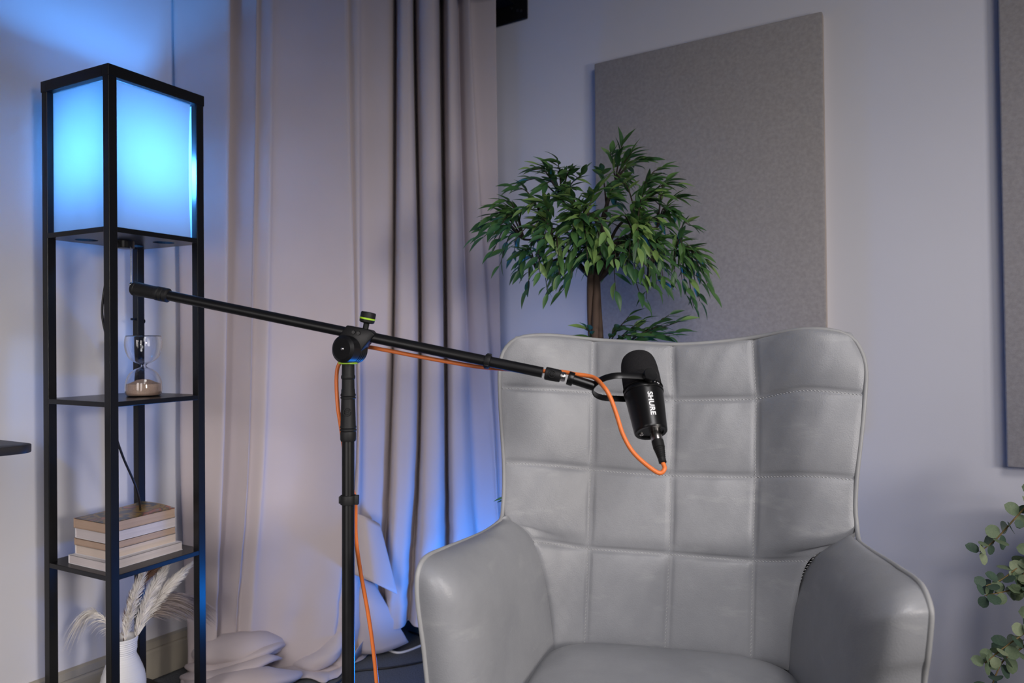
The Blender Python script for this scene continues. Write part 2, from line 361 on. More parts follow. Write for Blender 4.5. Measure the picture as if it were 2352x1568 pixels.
CURTAIN=[[[-0.045,0.03],[-0.042,0.03],[-0.022,0.031],[-0.018,0.034],[-0.002,0.041],[0.008,0.05]],[[-0.004,0.045],[-0.001,0.045],[0.013,0.046],[0.015,0.049],[0.03,0.055],[0.039,0.063]],[[0.086,0.075],[0.087,0.075],[0.087,0.075],[0.078,0.077],[0.069,0.08],[0.065,0.085]],[[0.122,0.08],[0.123,0.08],[0.117,0.08],[0.108,0.082],[0.094,0.086],[0.087,0.091]],[[0.111,0.042],[0.111,0.042],[0.106,0.043],[0.097,0.047],[0.086,0.057],[0.081,0.069]],[[0.13,0.036],[0.13,0.036],[0.123,0.037],[0.114,0.043],[0.099,0.055],[0.092,0.07]],[[0.186,0.062],[0.186,0.062],[0.177,0.063],[0.166,0.068],[0.144,0.078],[0.132,0.091]],[[0.195,0.066],[0.195,0.066],[0.185,0.067],[0.175,0.072],[0.152,0.083],[0.139,0.098]],[[0.199,0.05],[0.198,0.05],[0.188,0.051],[0.178,0.058],[0.159,0.073],[0.149,0.091]],[[0.239,0.064],[0.238,0.064],[0.228,0.065],[0.215,0.072],[0.19,0.086],[0.176,0.105]],[[0.257,0.052],[0.256,0.052],[0.249,0.053],[0.234,0.062],[0.213,0.079],[0.202,0.101]],[[0.333,0.046],[0.333,0.046],[0.334,0.048],[0.323,0.057],[0.294,0.076],[0.276,0.1]],[[0.424,0.06],[0.425,0.06],[0.432,0.061],[0.413,0.07],[0.369,0.087],[0.343,0.11]],[[0.456,0.066],[0.458,0.066],[0.477,0.067],[0.478,0.075],[0.433,0.092],[0.404,0.113]],[[0.46,0.052],[0.463,0.052],[0.482,0.054],[0.485,0.062],[0.446,0.081],[0.42,0.104]],[[0.483,0.062],[0.484,0.062],[0.491,0.063],[0.493,0.072],[0.47,0.089],[0.455,0.111]],[[0.498,0.06],[0.498,0.06],[0.499,0.061],[0.5,0.066],[0.487,0.077],[0.478,0.091]],[[0.508,0.04],[0.508,0.04],[0.509,0.041],[0.512,0.043],[0.505,0.05],[0.5,0.057]],[[0.592,0.03],[0.591,0.03],[0.587,0.03],[0.573,0.03],[0.555,0.03],[0.543,0.03]],[[0.614,-0.031],[0.612,-0.031],[0.606,-0.03],[0.592,-0.026],[0.574,-0.019],[0.563,-0.009]],[[0.619,0.05],[0.618,0.05],[0.612,0.05],[0.599,0.049],[0.585,0.046],[0.577,0.043]],[[0.637,0.065],[0.637,0.065],[0.641,0.065],[0.628,0.063],[0.611,0.058],[0.601,0.053]],[[0.657,0.052],[0.659,0.052],[0.671,0.052],[0.663,0.05],[0.64,0.048],[0.626,0.044]],[[0.676,-0.042],[0.678,-0.042],[0.691,-0.041],[0.686,-0.036],[0.665,-0.028],[0.649,-0.016]],[[0.681,0.05],[0.682,0.05],[0.694,0.05],[0.689,0.049],[0.674,0.046],[0.664,0.043]],[[0.711,0.075],[0.712,0.075],[0.724,0.075],[0.722,0.072],[0.708,0.066],[0.7,0.059]],[[0.739,0.055],[0.74,0.055],[0.75,0.055],[0.752,0.053],[0.746,0.05],[0.742,0.046]],[[0.767,-0.058],[0.768,-0.058],[0.776,-0.057],[0.779,-0.052],[0.781,-0.041],[0.782,-0.027]],[[0.769,0.05],[0.769,0.05],[0.775,0.05],[0.779,0.049],[0.786,0.046],[0.79,0.043]],[[0.784,0.066],[0.786,0.066],[0.801,0.066],[0.812,0.063],[0.828,0.059],[0.838,0.053]],[[0.802,0.04],[0.805,0.04],[0.824,0.04],[0.838,0.039],[0.858,0.038],[0.871,0.036]],[[0.813,-0.003],[0.817,-0.003],[0.837,-0.003],[0.855,-0.001],[0.877,0.003],[0.891,0.009]],[[0.825,0.034],[0.829,0.034],[0.856,0.034],[0.907,0.034],[0.924,0.033],[0.932,0.033]],[[0.842,0.052],[0.849,0.052],[0.892,0.052],[0.921,0.05],[0.936,0.048],[0.944,0.044]],[[0.851,0.023],[0.86,0.023],[0.905,0.023],[0.932,0.024],[0.946,0.025],[0.953,0.026]],[[0.894,0.03],[0.899,0.03],[0.924,0.03],[0.941,0.03],[0.951,0.03],[0.957,0.03]],[[0.933,0.038],[0.934,0.038],[0.941,0.038],[0.948,0.037],[0.956,0.036],[0.961,0.035]]]

# ------------------------------------------------------------------ curtain, rail, wall panels
def fbm(x, y, seed=0):
    return (math.sin(x * 1.7 + seed) * math.cos(y * 1.3 - seed * .7) + .5 * math.sin(x * 3.9 - y * 2.1 + seed * 2) + .25 * math.sin(x * 8.3 + y * 6.7 + seed)) / 1.75

CA, CU, CN = Vector((-.965, 2.190, 0)), Vector((.97455, .22416, 0)), Vector((.22416, -.97455, 0))
def CW(s, d, z): return CA + CU * s + CN * d + Vector((0, 0, z))   # the plane the curtain hangs in, across the corner

def build_curtain():
    root = empty('curtain', CW(.47, .06, 0))
    tag(root, 'long beige curtain hanging in deep folds and pooling on the carpet', 'curtain')
    A = np.array([[[s_ + .006, d_ - .055] for s_, d_ in CURTAIN[0]]] + CURTAIN)                                   # columns x levels x (s, d)
    zs = [2.40, 1.9, 1.1, .6, .25, .012]
    cols = np.array([spline(c, 9) for c in A])              # refine in height
    zf = spline([[z] for z in zs], 9)[:, 0]
    fine = np.array([spline(cols[:, j], 7) for j in range(cols.shape[1])])   # levels x columns
    P = []
    inv = np.array(root.location)
    for j in range(fine.shape[0]):
        z = max(zf[j], .006); k = max(0, 1 - z / 1.0) ** 1.6
        row = []
        for i in range(fine.shape[1]):
            s, d = fine[j, i]
            zb = .078 * min(1, max(0, (s - .50) / .10)); zz = z + zb * max(0, 1 - z / .45)   # on the right the hem stops short of the carpet
            w = .008 * k * fbm(s * 14 + z * 9, z * 22 - s * 6, 1.3) + .012 * k * k * fbm(s * 8 - z * 14, z * 16, 4)
            p = CW(s + .5 * w, d + w, zz)
            row.append(np.array(p) - inv)
        P.append(row)
    for e, (dd, zz) in enumerate(((.03, .004), (.065, .012), (.10, .004))):   # hem lying on the carpet
        row = []
        for i in range(fine.shape[1]):
            s, d = fine[-1, i]
            lie = 1 - min(1, max(0, (s - .44) / .10))
            r = dd * lie * (.6 + .5 * fbm(s * 9, e, 2))
            row.append(np.array(CW(s - .10 * r, d + r, (zz + .004 * (1 + fbm(s * 20, e * 3, 5))) * lie + (.084 - .0008 * e) * (1 - lie))) - inv)
        P.append(row)
    mb = MB(); mb.grid(P)
    o = mb.build('drape', M_CURT, root, smooth=180)
    so = o.modifiers.new('thick', 'SOLIDIFY'); so.thickness = .0025
    # surplus cloth piled in soft rolls on the floor in front of the drape
    def roll(pts, flat=1.0, seed=0):
        C = spline([p_[:3] for p_ in pts], 10); Rr = spline([[p_[3]] for p_ in pts], 10)[:, 0]
        n = len(C); G = []
        for i in range(n):
            t = i / (n - 1)
            tn = Vector(C[min(i + 1, n - 1)] - C[max(i - 1, 0)]).normalized()
            sd = Vector((-tn.y, tn.x, 0)).normalized(); un = tn.cross(sd)
            if un.z < 0: un = -un
            r = Rr[i] * min(1, 5 * t + .05, 5 * (1 - t) + .05) ** .5
            row = []
            for k in range(28):
                a = 2 * math.pi * k / 28
                rr = r * (1 + .10 * fbm(math.cos(a) * 1.6 + seed, t * 5 + math.sin(a) * 1.5, seed))
                q = Vector(C[i]) + sd * rr * 1.35 * math.cos(a) + un * rr * flat * math.sin(a)
                row.append((q.x - inv[0], q.y - inv[1], max(q.z, .002)))
            G.append(row)
        mb = MB(); mb.grid(G, close_v=True)
        return mb.build('pooled_fold', M_CURT, root, smooth=180)
    roll([(-.93, 2.20, .085, .030), (-.880, 2.185, .100, .028), (-.835, 2.18, .108, .024), (-.790, 2.18, .124, .018), (-.752, 2.185, .138, .014), (-.730, 2.21, .130, .010), (-.722, 2.25, .10, .008)], .8, 1)
    roll([(-.95, 2.19, .055, .040), (-.892, 2.165, .066, .046), (-.837, 2.145, .076, .052), (-.778, 2.135, .086, .050), (-.732, 2.15, .088, .042), (-.705, 2.195, .075, .030), (-.69, 2.25, .05, .02)], .85, 2)
    roll([(-.95, 2.14, .030, .024), (-.880, 2.115, .034, .024), (-.815, 2.095, .052, .022), (-.752, 2.090, .074, .018), (-.708, 2.105, .088, .016), (-.686, 2.15, .085, .014), (-.68, 2.22, .05, .01)], .75, 3)
    roll([(-.95, 2.11, .012, .028), (-.880, 2.088, .020, .026), (-.806, 2.070, .040, .024), (-.741, 2.062, .060, .020), (-.694, 2.085, .072, .015), (-.672, 2.14, .05, .012)], .7, 4)
    roll([(-.87, 2.07, .020, .026), (-.800, 2.045, .030, .034), (-.730, 2.032, .038, .042), (-.671, 2.04, .038, .038), (-.632, 2.08, .026, .026), (-.62, 2.14, .012, .016)], .62, 5)
    roll([(-.93, 2.07, .004, .032), (-.86, 2.05, .008, .036), (-.778, 2.020, .012, .036), (-.715, 2.005, .008, .028), (-.66, 2.03, .004, .014)], .7, 6)
    roll([(-.690, 2.235, .015, .016), (-.645, 2.21, .018, .026), (-.592, 2.185, .026, .036), (-.552, 2.175, .046, .036), (-.530, 2.19, .080, .026), (-.525, 2.215, .12, .016)], .8, 7)
    roll([(-.72, 2.19, .008, .035), (-.64, 2.17, .008, .050), (-.57, 2.21, .008, .050), (-.50, 2.27, .006, .040), (-.45, 2.31, .004, .02)], .20, 8)
    # two flaps of cloth that flare out to the right beside the stand
    def flap(L, M_, R, name):
        G = []
        for a, m_, b in zip(spline(L, 7), spline(M_, 7), spline(R, 7)):
            tuck = np.array([-.022, .030, .004])
            G.append(spline([a, m_, b, b + tuck * .5, b + tuck], 8) - inv)
        mb = MB(); mb.grid(G)
        f = mb.build(name, M_CURT, root, smooth=180)
        so = f.modifiers.new('thick', 'SOLIDIFY'); so.thickness = .0025
    flap([(-0.501, 2.236, 0.454), (-0.496, 2.221, 0.351), (-0.486, 2.199, 0.277)], [(-0.445, 2.208, 0.444), (-0.428, 2.179, 0.342), (-0.413, 2.153, 0.265)], [(-0.406, 2.236, 0.415), (-0.375, 2.211, 0.313), (-0.348, 2.189, 0.220)], 'flared_fold')
    flap([(-0.512, 2.265, 0.260), (-0.502, 2.251, 0.132), (-0.502, 2.251, 0.018)], [(-0.461, 2.248, 0.245), (-0.428, 2.228, 0.127), (-0.409, 2.251, 0.018)], [(-0.428, 2.265, 0.226), (-0.376, 2.273, 0.127), (-0.333, 2.310, 0.026)], 'flared_fold')
build_curtain()

F6 = [(0, 1, 2, 3), (7, 6, 5, 4), (0, 4, 5, 1), (1, 5, 6, 2), (2, 6, 7, 3), (3, 7, 4, 0)]
def build_rail():
    root = empty('curtain_rail', CW(.47, .03, 2.404))
    tag(root, 'slim black curtain rail along the top of the beige curtain', 'curtain rail')
    inv = Matrix.Translation(-Vector(root.location))
    mb = MB(); mb.add([inv @ p for p in prism(CW, .0, .945, -.03, .075, 2.404, 2.436)], F6)
    mb.build('track', M_BLACKW, root, bevel=.003, fix=True)
    root = empty('wall_bracket', RW(.745, 0, 2.03))
    tag(root, 'black metal bracket screwed to the wall above the ficus at the curtain edge', 'bracket')
    inv = Matrix.Translation(-Vector(root.location))
    mb = MB(); mb.add([inv @ p for p in prism(RW, .682, .8085, .0005, .007, 2.0295, 2.16)], F6)
    ep = mb.build('end_plate', M_BLACKW, root, bevel=.004, fix=True)
    mb = MB(); mb.add([inv @ p for p in prism(RW, .684, .760, .006, .30, 2.088, 2.15)], F6)
    mb.build('arm', M_BLACKW, root, bevel=.002, fix=True)
    for s_, z_, m_ in ((.748, 2.078, M_STEEL), (.772, 2.064, M_DESK), (.786, 2.060, M_DESK)):
        p = inv @ RW(s_, .007, z_)
        mb = MB(); T = frame(p, -UL)
        mb.lathe([(.0, -.001), (.005, -.001), (.0045, .0018), (.0015, .0022), (0, .0016)], 14, T)
        mb.build('screw', m_, ep, smooth=40)
build_rail()

def acoustic_panel(s0, s1, z0, z1, label):
    root = empty('acoustic_panel', RW((s0 + s1) / 2, 0, z0))
    tag(root, label, 'acoustic panel')
    inv = Matrix.Translation(-Vector(root.location))
    mb = MB(); mb.add([inv @ p for p in prism(RW, s0 + .001, s1 - .001,   .001, .024, z0 + .001, z1 - .001)], F6)
    mb.build('frame', M_PANELEDGE, root, fix=True)
    mb = MB(); mb.add([inv @ p for p in prism(RW, s0, s1, .023, .032, z0, z1)], F6)
    mb.build('fabric_face', M_PANEL, root, bevel=.004, fix=True, smooth=50)
acoustic_panel(1.0584, 1.7084, .655, 1.818, 'large grey felt acoustic panel on the wall behind the ficus')
acoustic_panel(2.090, 2.74, .661, 1.824, 'grey felt acoustic panel cut off by the right edge, lower corner in view')

# ------------------------------------------------------------------ desk
def build_desk():
    root = empty('desk', LW(1.6, .25, 0))
    tag(root, 'black desk top with a rounded corner beside the shelf lamp', 'desk')
    inv = Matrix.Translation(-Vector(root.location))
    s1, d0, d1, r = 2.75, .017, .492, .035
    cx = (Vector((-.894, 1.394, 0)) - C0).dot(-UL)
    s0 = cx
    pts = []
    for (a, b, q) in ((s0 + r, d1 - r, 0), ):
        for k in range(9):
            t = math.pi / 2 * k / 8
            pts.append((a - r * math.sin(t), b + r * math.cos(t)))
    out = [(s1, d1)] + pts + [(s0, d0), (s1, d0)]
    n = len(out); mb = MB()
    mb.add([inv @ LW(s, d, z) for z in (.744, .760) for s, d in out],
           [tuple(range(n))[::-1], tuple(range(n, 2 * n))] + [(i, (i + 1) % n, n + (i + 1) % n, n + i) for i in range(n)])
    mb.build('desk_top', M_DESK, root, bevel=.002, fix=True, smooth=35)
    for s, d in ((s0 + .30, .08), (s0 + .30, .40), (s1 - .12, .08), (s1 - .12, .40)):
        mb = MB(); mb.add([inv @ p for p in prism(LW, s - .02, s + .02, d - .02, d + .02, 0, .744)],
                          [(0, 1, 2, 3), (7, 6, 5, 4), (0, 4, 5, 1), (1, 5, 6, 2), (2, 6, 7, 3), (3, 7, 4, 0)])
        mb.build('leg', M_BLACKW, root, bevel=.002, fix=True)
build_desk()

# ------------------------------------------------------------------ shelf lamp
YAW = 0.4823
LUP = Vector((.0008, -.0224, 1)).normalized()
E1 = Vector((math.sin(YAW), math.cos(YAW), 0)); E1 = (E1 - LUP * E1.dot(LUP)).normalized()
E2 = LUP.cross(E1)
LAMP = Matrix((E1, E2, LUP)).transposed().to_4x4(); LAMP.translation = (-.9213, 1.6946, -.002)
W = .26
Z1, Z2, Z3, Z0 = 1.228, .8238, .4233, .035

def on_lamp(o, x, y, z, rz=0):
    o.matrix_world = LAMP @ Matrix.Translation((x, y, z)) @ Matrix.Rotation(rz, 4, 'Z')

def build_lamp():
    root = empty('floor_lamp'); root.matrix_world = LAMP
    tag(root, 'tall square black shelf lamp with a glowing blue box shade', 'floor lamp')
    p = .021
    for x, y in ((0, 0), (W - p, 0), (0, W - p), (W - p, W - p)):
        mb = MB(); mb.box((x, y, .0), (x + p, y + p, 1.575)); mb.build('post', M_BLACKW, root, bevel=.0012)
    e = .0015
    for lo, hi in (((-e, -e, 1.573), (W + e, p + .001, 1.6)), ((-e, W - p - .001, 1.573), (W + e, W + e, 1.6)),
                   ((-e, p + .001, 1.573), (p + .001, W - p - .001, 1.6)), ((W - p - .001, p + .001, 1.573), (W + e, W - p - .001, 1.6))):
        mb = MB(); mb.box(lo, hi); mb.build('top_rail', M_BLACKW, root, bevel=.0012)
    for z in (Z2, Z3, Z0):
        mb = MB(); mb.box((.0005, .0005, z - .012), (W - .0005, W - .0005, z)); mb.build('shelf', M_BLACKW, root, bevel=.001)
    # plate under the shade with three round holes
    def plate(z0, z1):
        bm = bmesh.new(); c = W / 2
        holes = [(c - .062, c + .062, .026), (c + .062, c - .062, .026), (c + .066, c + .066, .026), (c, c, .02)]
        outer = [bm.verts.new((x, y, z1)) for x, y in ((.0005, .0005), (W - .0005, .0005), (W - .0005, W - .0005), (.0005, W - .0005))]
        es = [bm.edges.new((outer[i], outer[(i + 1) % 4])) for i in range(4)]
        for hx, hy, r in holes:
            vs = [bm.verts.new((hx + r * math.cos(2 * math.pi * k / 24), hy + r * math.sin(2 * math.pi * k / 24), z1)) for k in range(24)]
            es += [bm.edges.new((vs[k], vs[(k + 1) % 24])) for k in range(24)]
        bmesh.ops.triangle_fill(bm, edges=es, use_beauty=True)
        bmesh.ops.recalc_face_normals(bm, faces=bm.faces)
        ex = bmesh.ops.extrude_face_region(bm, geom=list(bm.faces))
        bmesh.ops.translate(bm, verts=[v for v in ex['geom'] if isinstance(v, bmesh.types.BMVert)], vec=(0, 0, z0 - z1))
        bmesh.ops.recalc_face_normals(bm, faces=bm.faces)
        me = bpy.data.meshes.new('lamp_plate'); bm.to_mesh(me); bm.free()
        return link('shelf', me, M_BLACKW, root)
    plate(Z1 - .012, Z1)
    # frosted shade: four thin sheets just inside the posts
    a, b, t = .016, W - .016, .0012
    zb, zt = Z1 + .0005, 1.572
    def sheet(P0, P1, bow):
        mb = MB(); G = []
        P0, P1 = Vector(P0), Vector(P1)
        n = Vector((-(P1 - P0).y, (P1 - P0).x, 0)).normalized()
        for side in (0, 1):
            for j in range(13):
                v = j / 12; row = []
                for i in range(13):
                    u = i / 12
                    q = P0.lerp(P1, u) + n * (t * side) + (P1 - P0).normalized() * (-bow * math.sin(math.pi * v) * u ** 3)
                    row.append((q.x, q.y, zb + (zt - zb) * v))
                G.append(row)
        mb.grid(G[:13]); mb.grid(G[13:], flip=True)
        return mb.build('lamp_shade', M_SHADE, root, smooth=60)
    sheet((a, a, 0), (b - .012, a, 0), .005)
    sheet((a, b, 0), (a, a + .002, 0), 0)
    sheet((b, a, 0), (b, b, 0), 0)
    sheet((b, b, 0), (a, b, 0), 0)
    # bulb and socket
    c = W / 2
    mb = MB(); mb.lathe([(.019, Z1 - .03), (.02, Z1 - .028), (.02, Z1 + .110), (.015, Z1 + .115), (.013, Z1 + .130)], 20, Matrix.Translation((c, c, 0)))
    bs = mb.build('bulb_socket', M_BLACKW, root, smooth=40)
    bz = Z1 + .205
    mb = MB(); mb.lathe([(.010, bz - .075), (.016, bz - .045)] + [(.034 * math.cos(t_), bz + .034 * math.sin(t_)) for t_ in np.linspace(-.95, math.pi / 2 - .01, 12)] + [(0, bz + .034)], 24, Matrix.Translation((c, c, 0)))
    mb.build('bulb', emit_mat('blue_bulb', BLUE, SHADE_POWER), bs, smooth=60)
    # switch fitting and pull chain below the plate
    mb = MB(); mb.lathe([(.017, Z1 - .012), (.017, Z1 - .018), (.012, Z1 - .026), (.0, Z1 - .028)], 20, Matrix.Translation((c, c, 0)))
    sf = mb.build('switch_fitting', M_CHROME, root, smooth=40)
    mb = MB(); mb.tube([(c + .0, c - .012, Z1 - .022), (c, c - .019, Z1 - .024), (c, c - .021, Z1 - .03), (c, c - .021, Z1 - .118)], .0013, 8)
    for k in range(26):
        mb.lathe([(0, -.0019), (.0016, -.001), (.0016, .001), (0, .0019)], 6, Matrix.Translation((c, c - .021, Z1 - .03 - k * .0034)))
    mb.lathe([(0, -.006)] + [(.006 * math.cos(t_), .006 * math.sin(t_)) for t_ in np.linspace(-1.4, 1.4, 9)] + [(0, .006)], 14, Matrix.Translation((c, c - .021, Z1 - .122)))
    mb.build('pull_chain', M_CHROME, sf, smooth=60)
    # mains cord hanging inside the frame
    pts = spline([(c - .02, c + .015, Z1 - .012), (.06, .09, Z1 - .06), (.012, .030, Z1 - .12), (.006, .036, Z1 - .20), (.020, .033, Z1 - .28), (.028, .026, Z2 + .03),
                  (.03, .03, Z2 - .06), (.05, .03, Z2 - .13), (.10, .05, Z2 - .22), (.16, .12, Z2 - .30), (.225, .215, Z3 + .02), (.222, .228, Z3 - .1), (.222, .232, .06), (.235, .245, .05), (.29, .25, .012)], 8)
    mb = MB(); mb.tube(pts, .0028, 8); mb.build('mains_cord', M_CORD, root, smooth=60)
    mb = MB(); mb.tube([(W - p - .001, W - p / 2, Z2 + .20), (W - p - .012, W - p / 2, Z2 + .20)], .003, 8); mb.lathe([(0, 0), (.006, 0), (.006, .005), (0, .006)], 12, frame((W + .001, W - p / 2, Z2 + .195), (1, 0, 0), (0, 1, 0)))
    mb.build('peg', M_BLACKW, root, smooth=40)
build_lamp()

# ------------------------------------------------------------------ things on the lamp's shelves
def build_hourglass():
    root = empty('hourglass'); on_lamp(root, .160, .105, Z2 + .0004)
    tag(root, 'clear glass hourglass with pale sand standing on the middle lamp shelf', 'hourglass')
    R, Hh = .043, .154
    prof = [(0, 0), (.034, 0), (.040, .003), (R, .012), (R, .025), (.041, .040), (.034, .056), (.022, .067), (.010, .0725), (.0065, .077),
            (.010, .0815), (.022, .087), (.034, .097), (.041, .113), (R + .001, .130), (R, .146), (.041, .152), (.036, Hh), (0, Hh)]
    pf = spline(prof, 4)
    inner = [(max(0, r - .0016), min(max(z, .0018), Hh - .0018)) for r, z in pf if r > .0025 or z < .001 or z > Hh - .001]
    mb = MB(); mb.lathe([tuple(q) for q in pf], 40, cap=False)
    mb.build('glass_bulb', M_GLASS, root, smooth=180, fix=True)
    mb = MB(); mb.lathe([tuple(q) for q in inner[::-1]], 40, cap=False)
    g = mb.build('glass_cavity', M_GLASS, root, smooth=180)
    top = [(0, .0025), (.034, .0025), (.0385, .005), (.0405, .012), (.0405, .024), (.0395, .031), (.03, .034), (.015, .041), (0, .043)]
    mb = MB(); mb.lathe(top, 32, cap=False); mb.build('sand', M_SAND, root, smooth=60, fix=True)
build_hourglass()

def book(w, d, h, cover, paper, label, x, y, z, rz, spine=None, curl=0):
    root = empty('book'); on_lamp(root, x, y, z, rz)
    tag(root, label, 'book', 'books stacked on the lower lamp shelf')
    mb = MB(); mb.box((.0015, .001, .0012), (w - .001, d - .002, h - .0012))
    mb.build('page_block', paper, root)
    mb = MB(); G = []
    for sgn in (0, 1):
        for j in range(9):
            v = j / 8; row = []
            for i in range(13):
                u = i / 12
                lift = curl * (max(0, u - .0) ** 2 * .5 * math.sin(math.pi * min(1, v * 1.0)) + .8 * u ** 3 * v)
                row.append((w * u, d * v, h - .0012 * (1 - sgn) + lift))
            G.append(row)
    mb.grid(G[:9], flip=True); mb.grid(G[9:])
    mb.build('front_cover', cover, root, smooth=60, fix=False)
    mb = MB(); mb.box((0, 0, 0), (w, d, .0012)); mb.build('back_cover', spine or cover, root)
    mb = MB(); mb.box((0, d - .0022, 0), (w, d, h)); mb.build('spine', spine or cover, root)
    return root

def cover_art():
    m_ = bpy.data.materials.new('illustrated_cover'); m_.use_nodes = True
    nt = m_.node_tree; b = nt.nodes['Principled BSDF']; b.inputs['Roughness'].default_value = .3
    tc = nt.nodes.new('ShaderNodeTexCoord')
    n = nt.nodes.new('ShaderNodeTexNoise'); n.inputs['Scale'].default_value = 16; n.inputs['Detail'].default_value = 4; n.inputs['Distortion'].default_value = 1.2
    r = nt.nodes.new('ShaderNodeValToRGB'); r.color_ramp.interpolation = 'EASE'
    cs = [(0.30, (.03, .035, .04)), (.42, (.07, .08, .075)), (.50, (.40, .24, .05)), (.56, (.10, .08, .06)), (.63, (.52, .15, .05)), (.72, (.30, .28, .26))]
    r.color_ramp.elements[0].position, r.color_ramp.elements[0].color = cs[0][0], (*cs[0][1], 1)
    r.color_ramp.elements[1].position, r.color_ramp.elements[1].color = cs[-1][0], (*cs[-1][1], 1)
    for p_, c_ in cs[1:-1]:
        el = r.color_ramp.elements.new(p_); el.color = (*c_, 1)
    nt.links.new(tc.outputs['Object'], n.inputs['Vector']); nt.links.new(n.outputs['Fac'], r.inputs[0]); nt.links.new(r.outputs[0], b.inputs['Base Color'])
    return m_

def build_books():
    white = mat('white_card', (.66, .64, .66), .5, 0, .3, var=.03)
    tan = mat('tan_card', (.40, .29, .22), .6, 0, .3, var=.06)
    ptan, pwhite, pcream, pgrey = paper_mat('paper_tan', (.46, .33, .25)), paper_mat('paper_white', (.58, .52, .52)), paper_mat('paper_cream', (.60, .50, .43)), paper_mat('paper_grey', (.47, .40, .36))
    z = Z3 + .0003
    st = [(.205, .150, .021, white, pwhite, 'widest white softcover at the bottom of the book stack', .020, .045, 0),
          (.185, .128, .022, white, pcream, 'cream paged book second from the bottom of the stack', .032, .060, 0),
          (.186, .128, .0165, tan, ptan, 'tan paged book in the middle of the stack', .031, .060, 0),
          (.185, .127, .0245, white, pwhite, 'pale grey paged book under the illustrated paperback', .032, .061, 0),
          (.186, .129, .0235, cover_art(), ptan, 'worn paperback with an illustrated cover on top of the stack', .030, .060, .006)]
    for w, d, h, c, p, lab, x, y, curl in st:
        book(w, d, h, c, p, lab, x, y, z, random.uniform(-.008, .008), spine=(tan if curl else None), curl=curl)
        z += h + .0003
build_books()

def build_vase():
    root = empty('vase'); on_lamp(root, .113, .124, Z0 + .0003)
    tag(root, 'white ribbed ceramic vase on the bottom shelf of the lamp', 'vase')
    prof = [(.0, .0), (.045, 0), (.052, .004), (.070, .035), (.076, .065), (.071, .095), (.056, .125), (.044, .145), (.0405, .158), (.0405, .170), (.0425, .180), (.044, .186)]
    prof = [(r * (.78 if z > .15 else .68), z) for r, z in prof]
    pf = spline(prof, 14)
    pts = []
    for r, z in pf:
        rip = .0009 * math.sin(z * 2 * math.pi / .0052) if z > .006 and z < .183 else 0
        pts.append((max(0, r + rip), z))
    pts += [(.0338, .188), (.0322, .1885), (.0305, .186), (.028, .168), (.028, .156), (.030, .125), (.044, .09), (.046, .06), (.034, .01), (0, .006)]
    mb = MB(); mb.lathe(pts, 48, cap=False); mb.build('vase_body', M_VASE, root, smooth=180, fix=True)
build_vase()

def pampas(path, width, n, length, m_, label, droop=.3, side=(0, 0, 0), seed=0, start=.35):
    """one plume: a thin stalk plus many hair-thin curved strands (one countless mass)"""
    rnd = random.Random(seed)
    P = spline(path, 10)
    root = empty('pampas_stem'); root.matrix_world = LAMP
    tag(root, label, 'dried grass', 'pampas stems in the white vase')
    mb = MB(); mb.tube(P, [.0016 - .0012 * i / len(P) for i in range(len(P))], 6); mb.build('stalk', m_, root, smooth=60)
    mb = MB(); N = len(P)
    for k in range(n):
        t = start + (1 - start) * rnd.random() ** .9
        i = min(N - 2, int(t * (N - 1)))
        o = Vector(P[i]); tan = (Vector(P[i + 1]) - o).normalized()
        a = rnd.uniform(0, 2 * math.pi); u = tan.orthogonal().normalized(); v = tan.cross(u)
        prof = math.sin(math.pi * min(1, .12 + .88 * (t - start) / (1 - start))) ** .6
        out = (u * math.cos(a) + v * math.sin(a)) * width * (.35 + .65 * rnd.random()) * max(.2, prof)
        ln = length * rnd.uniform(.6, 1.15)
        pts = []
        for q in range(5):
            s_ = q / 4
            pts.append(o + tan * ln * s_ + out * (s_ ** .6) + Vector((0, 0, -droop * ln * s_ * s_)) + Vector(side) * ln * s_ * s_)
        w = .0010
        b = (pts[1] - pts[0]).cross(Vector((rnd.uniform(-1, 1), rnd.uniform(-1, 1), rnd.uniform(-1, 1)))).normalized()
        vs = []
        for q, pp in enumerate(pts):
            ww = w * (1 - .8 * q / 4); vs += [pp - b * ww, pp + b * ww]
        mb.add(vs, [(2 * q, 2 * q + 1, 2 * q + 3, 2 * q + 2) for q in range(4)])
    o = mb.build('plume', m_, root); o['kind'] = 'stuff'

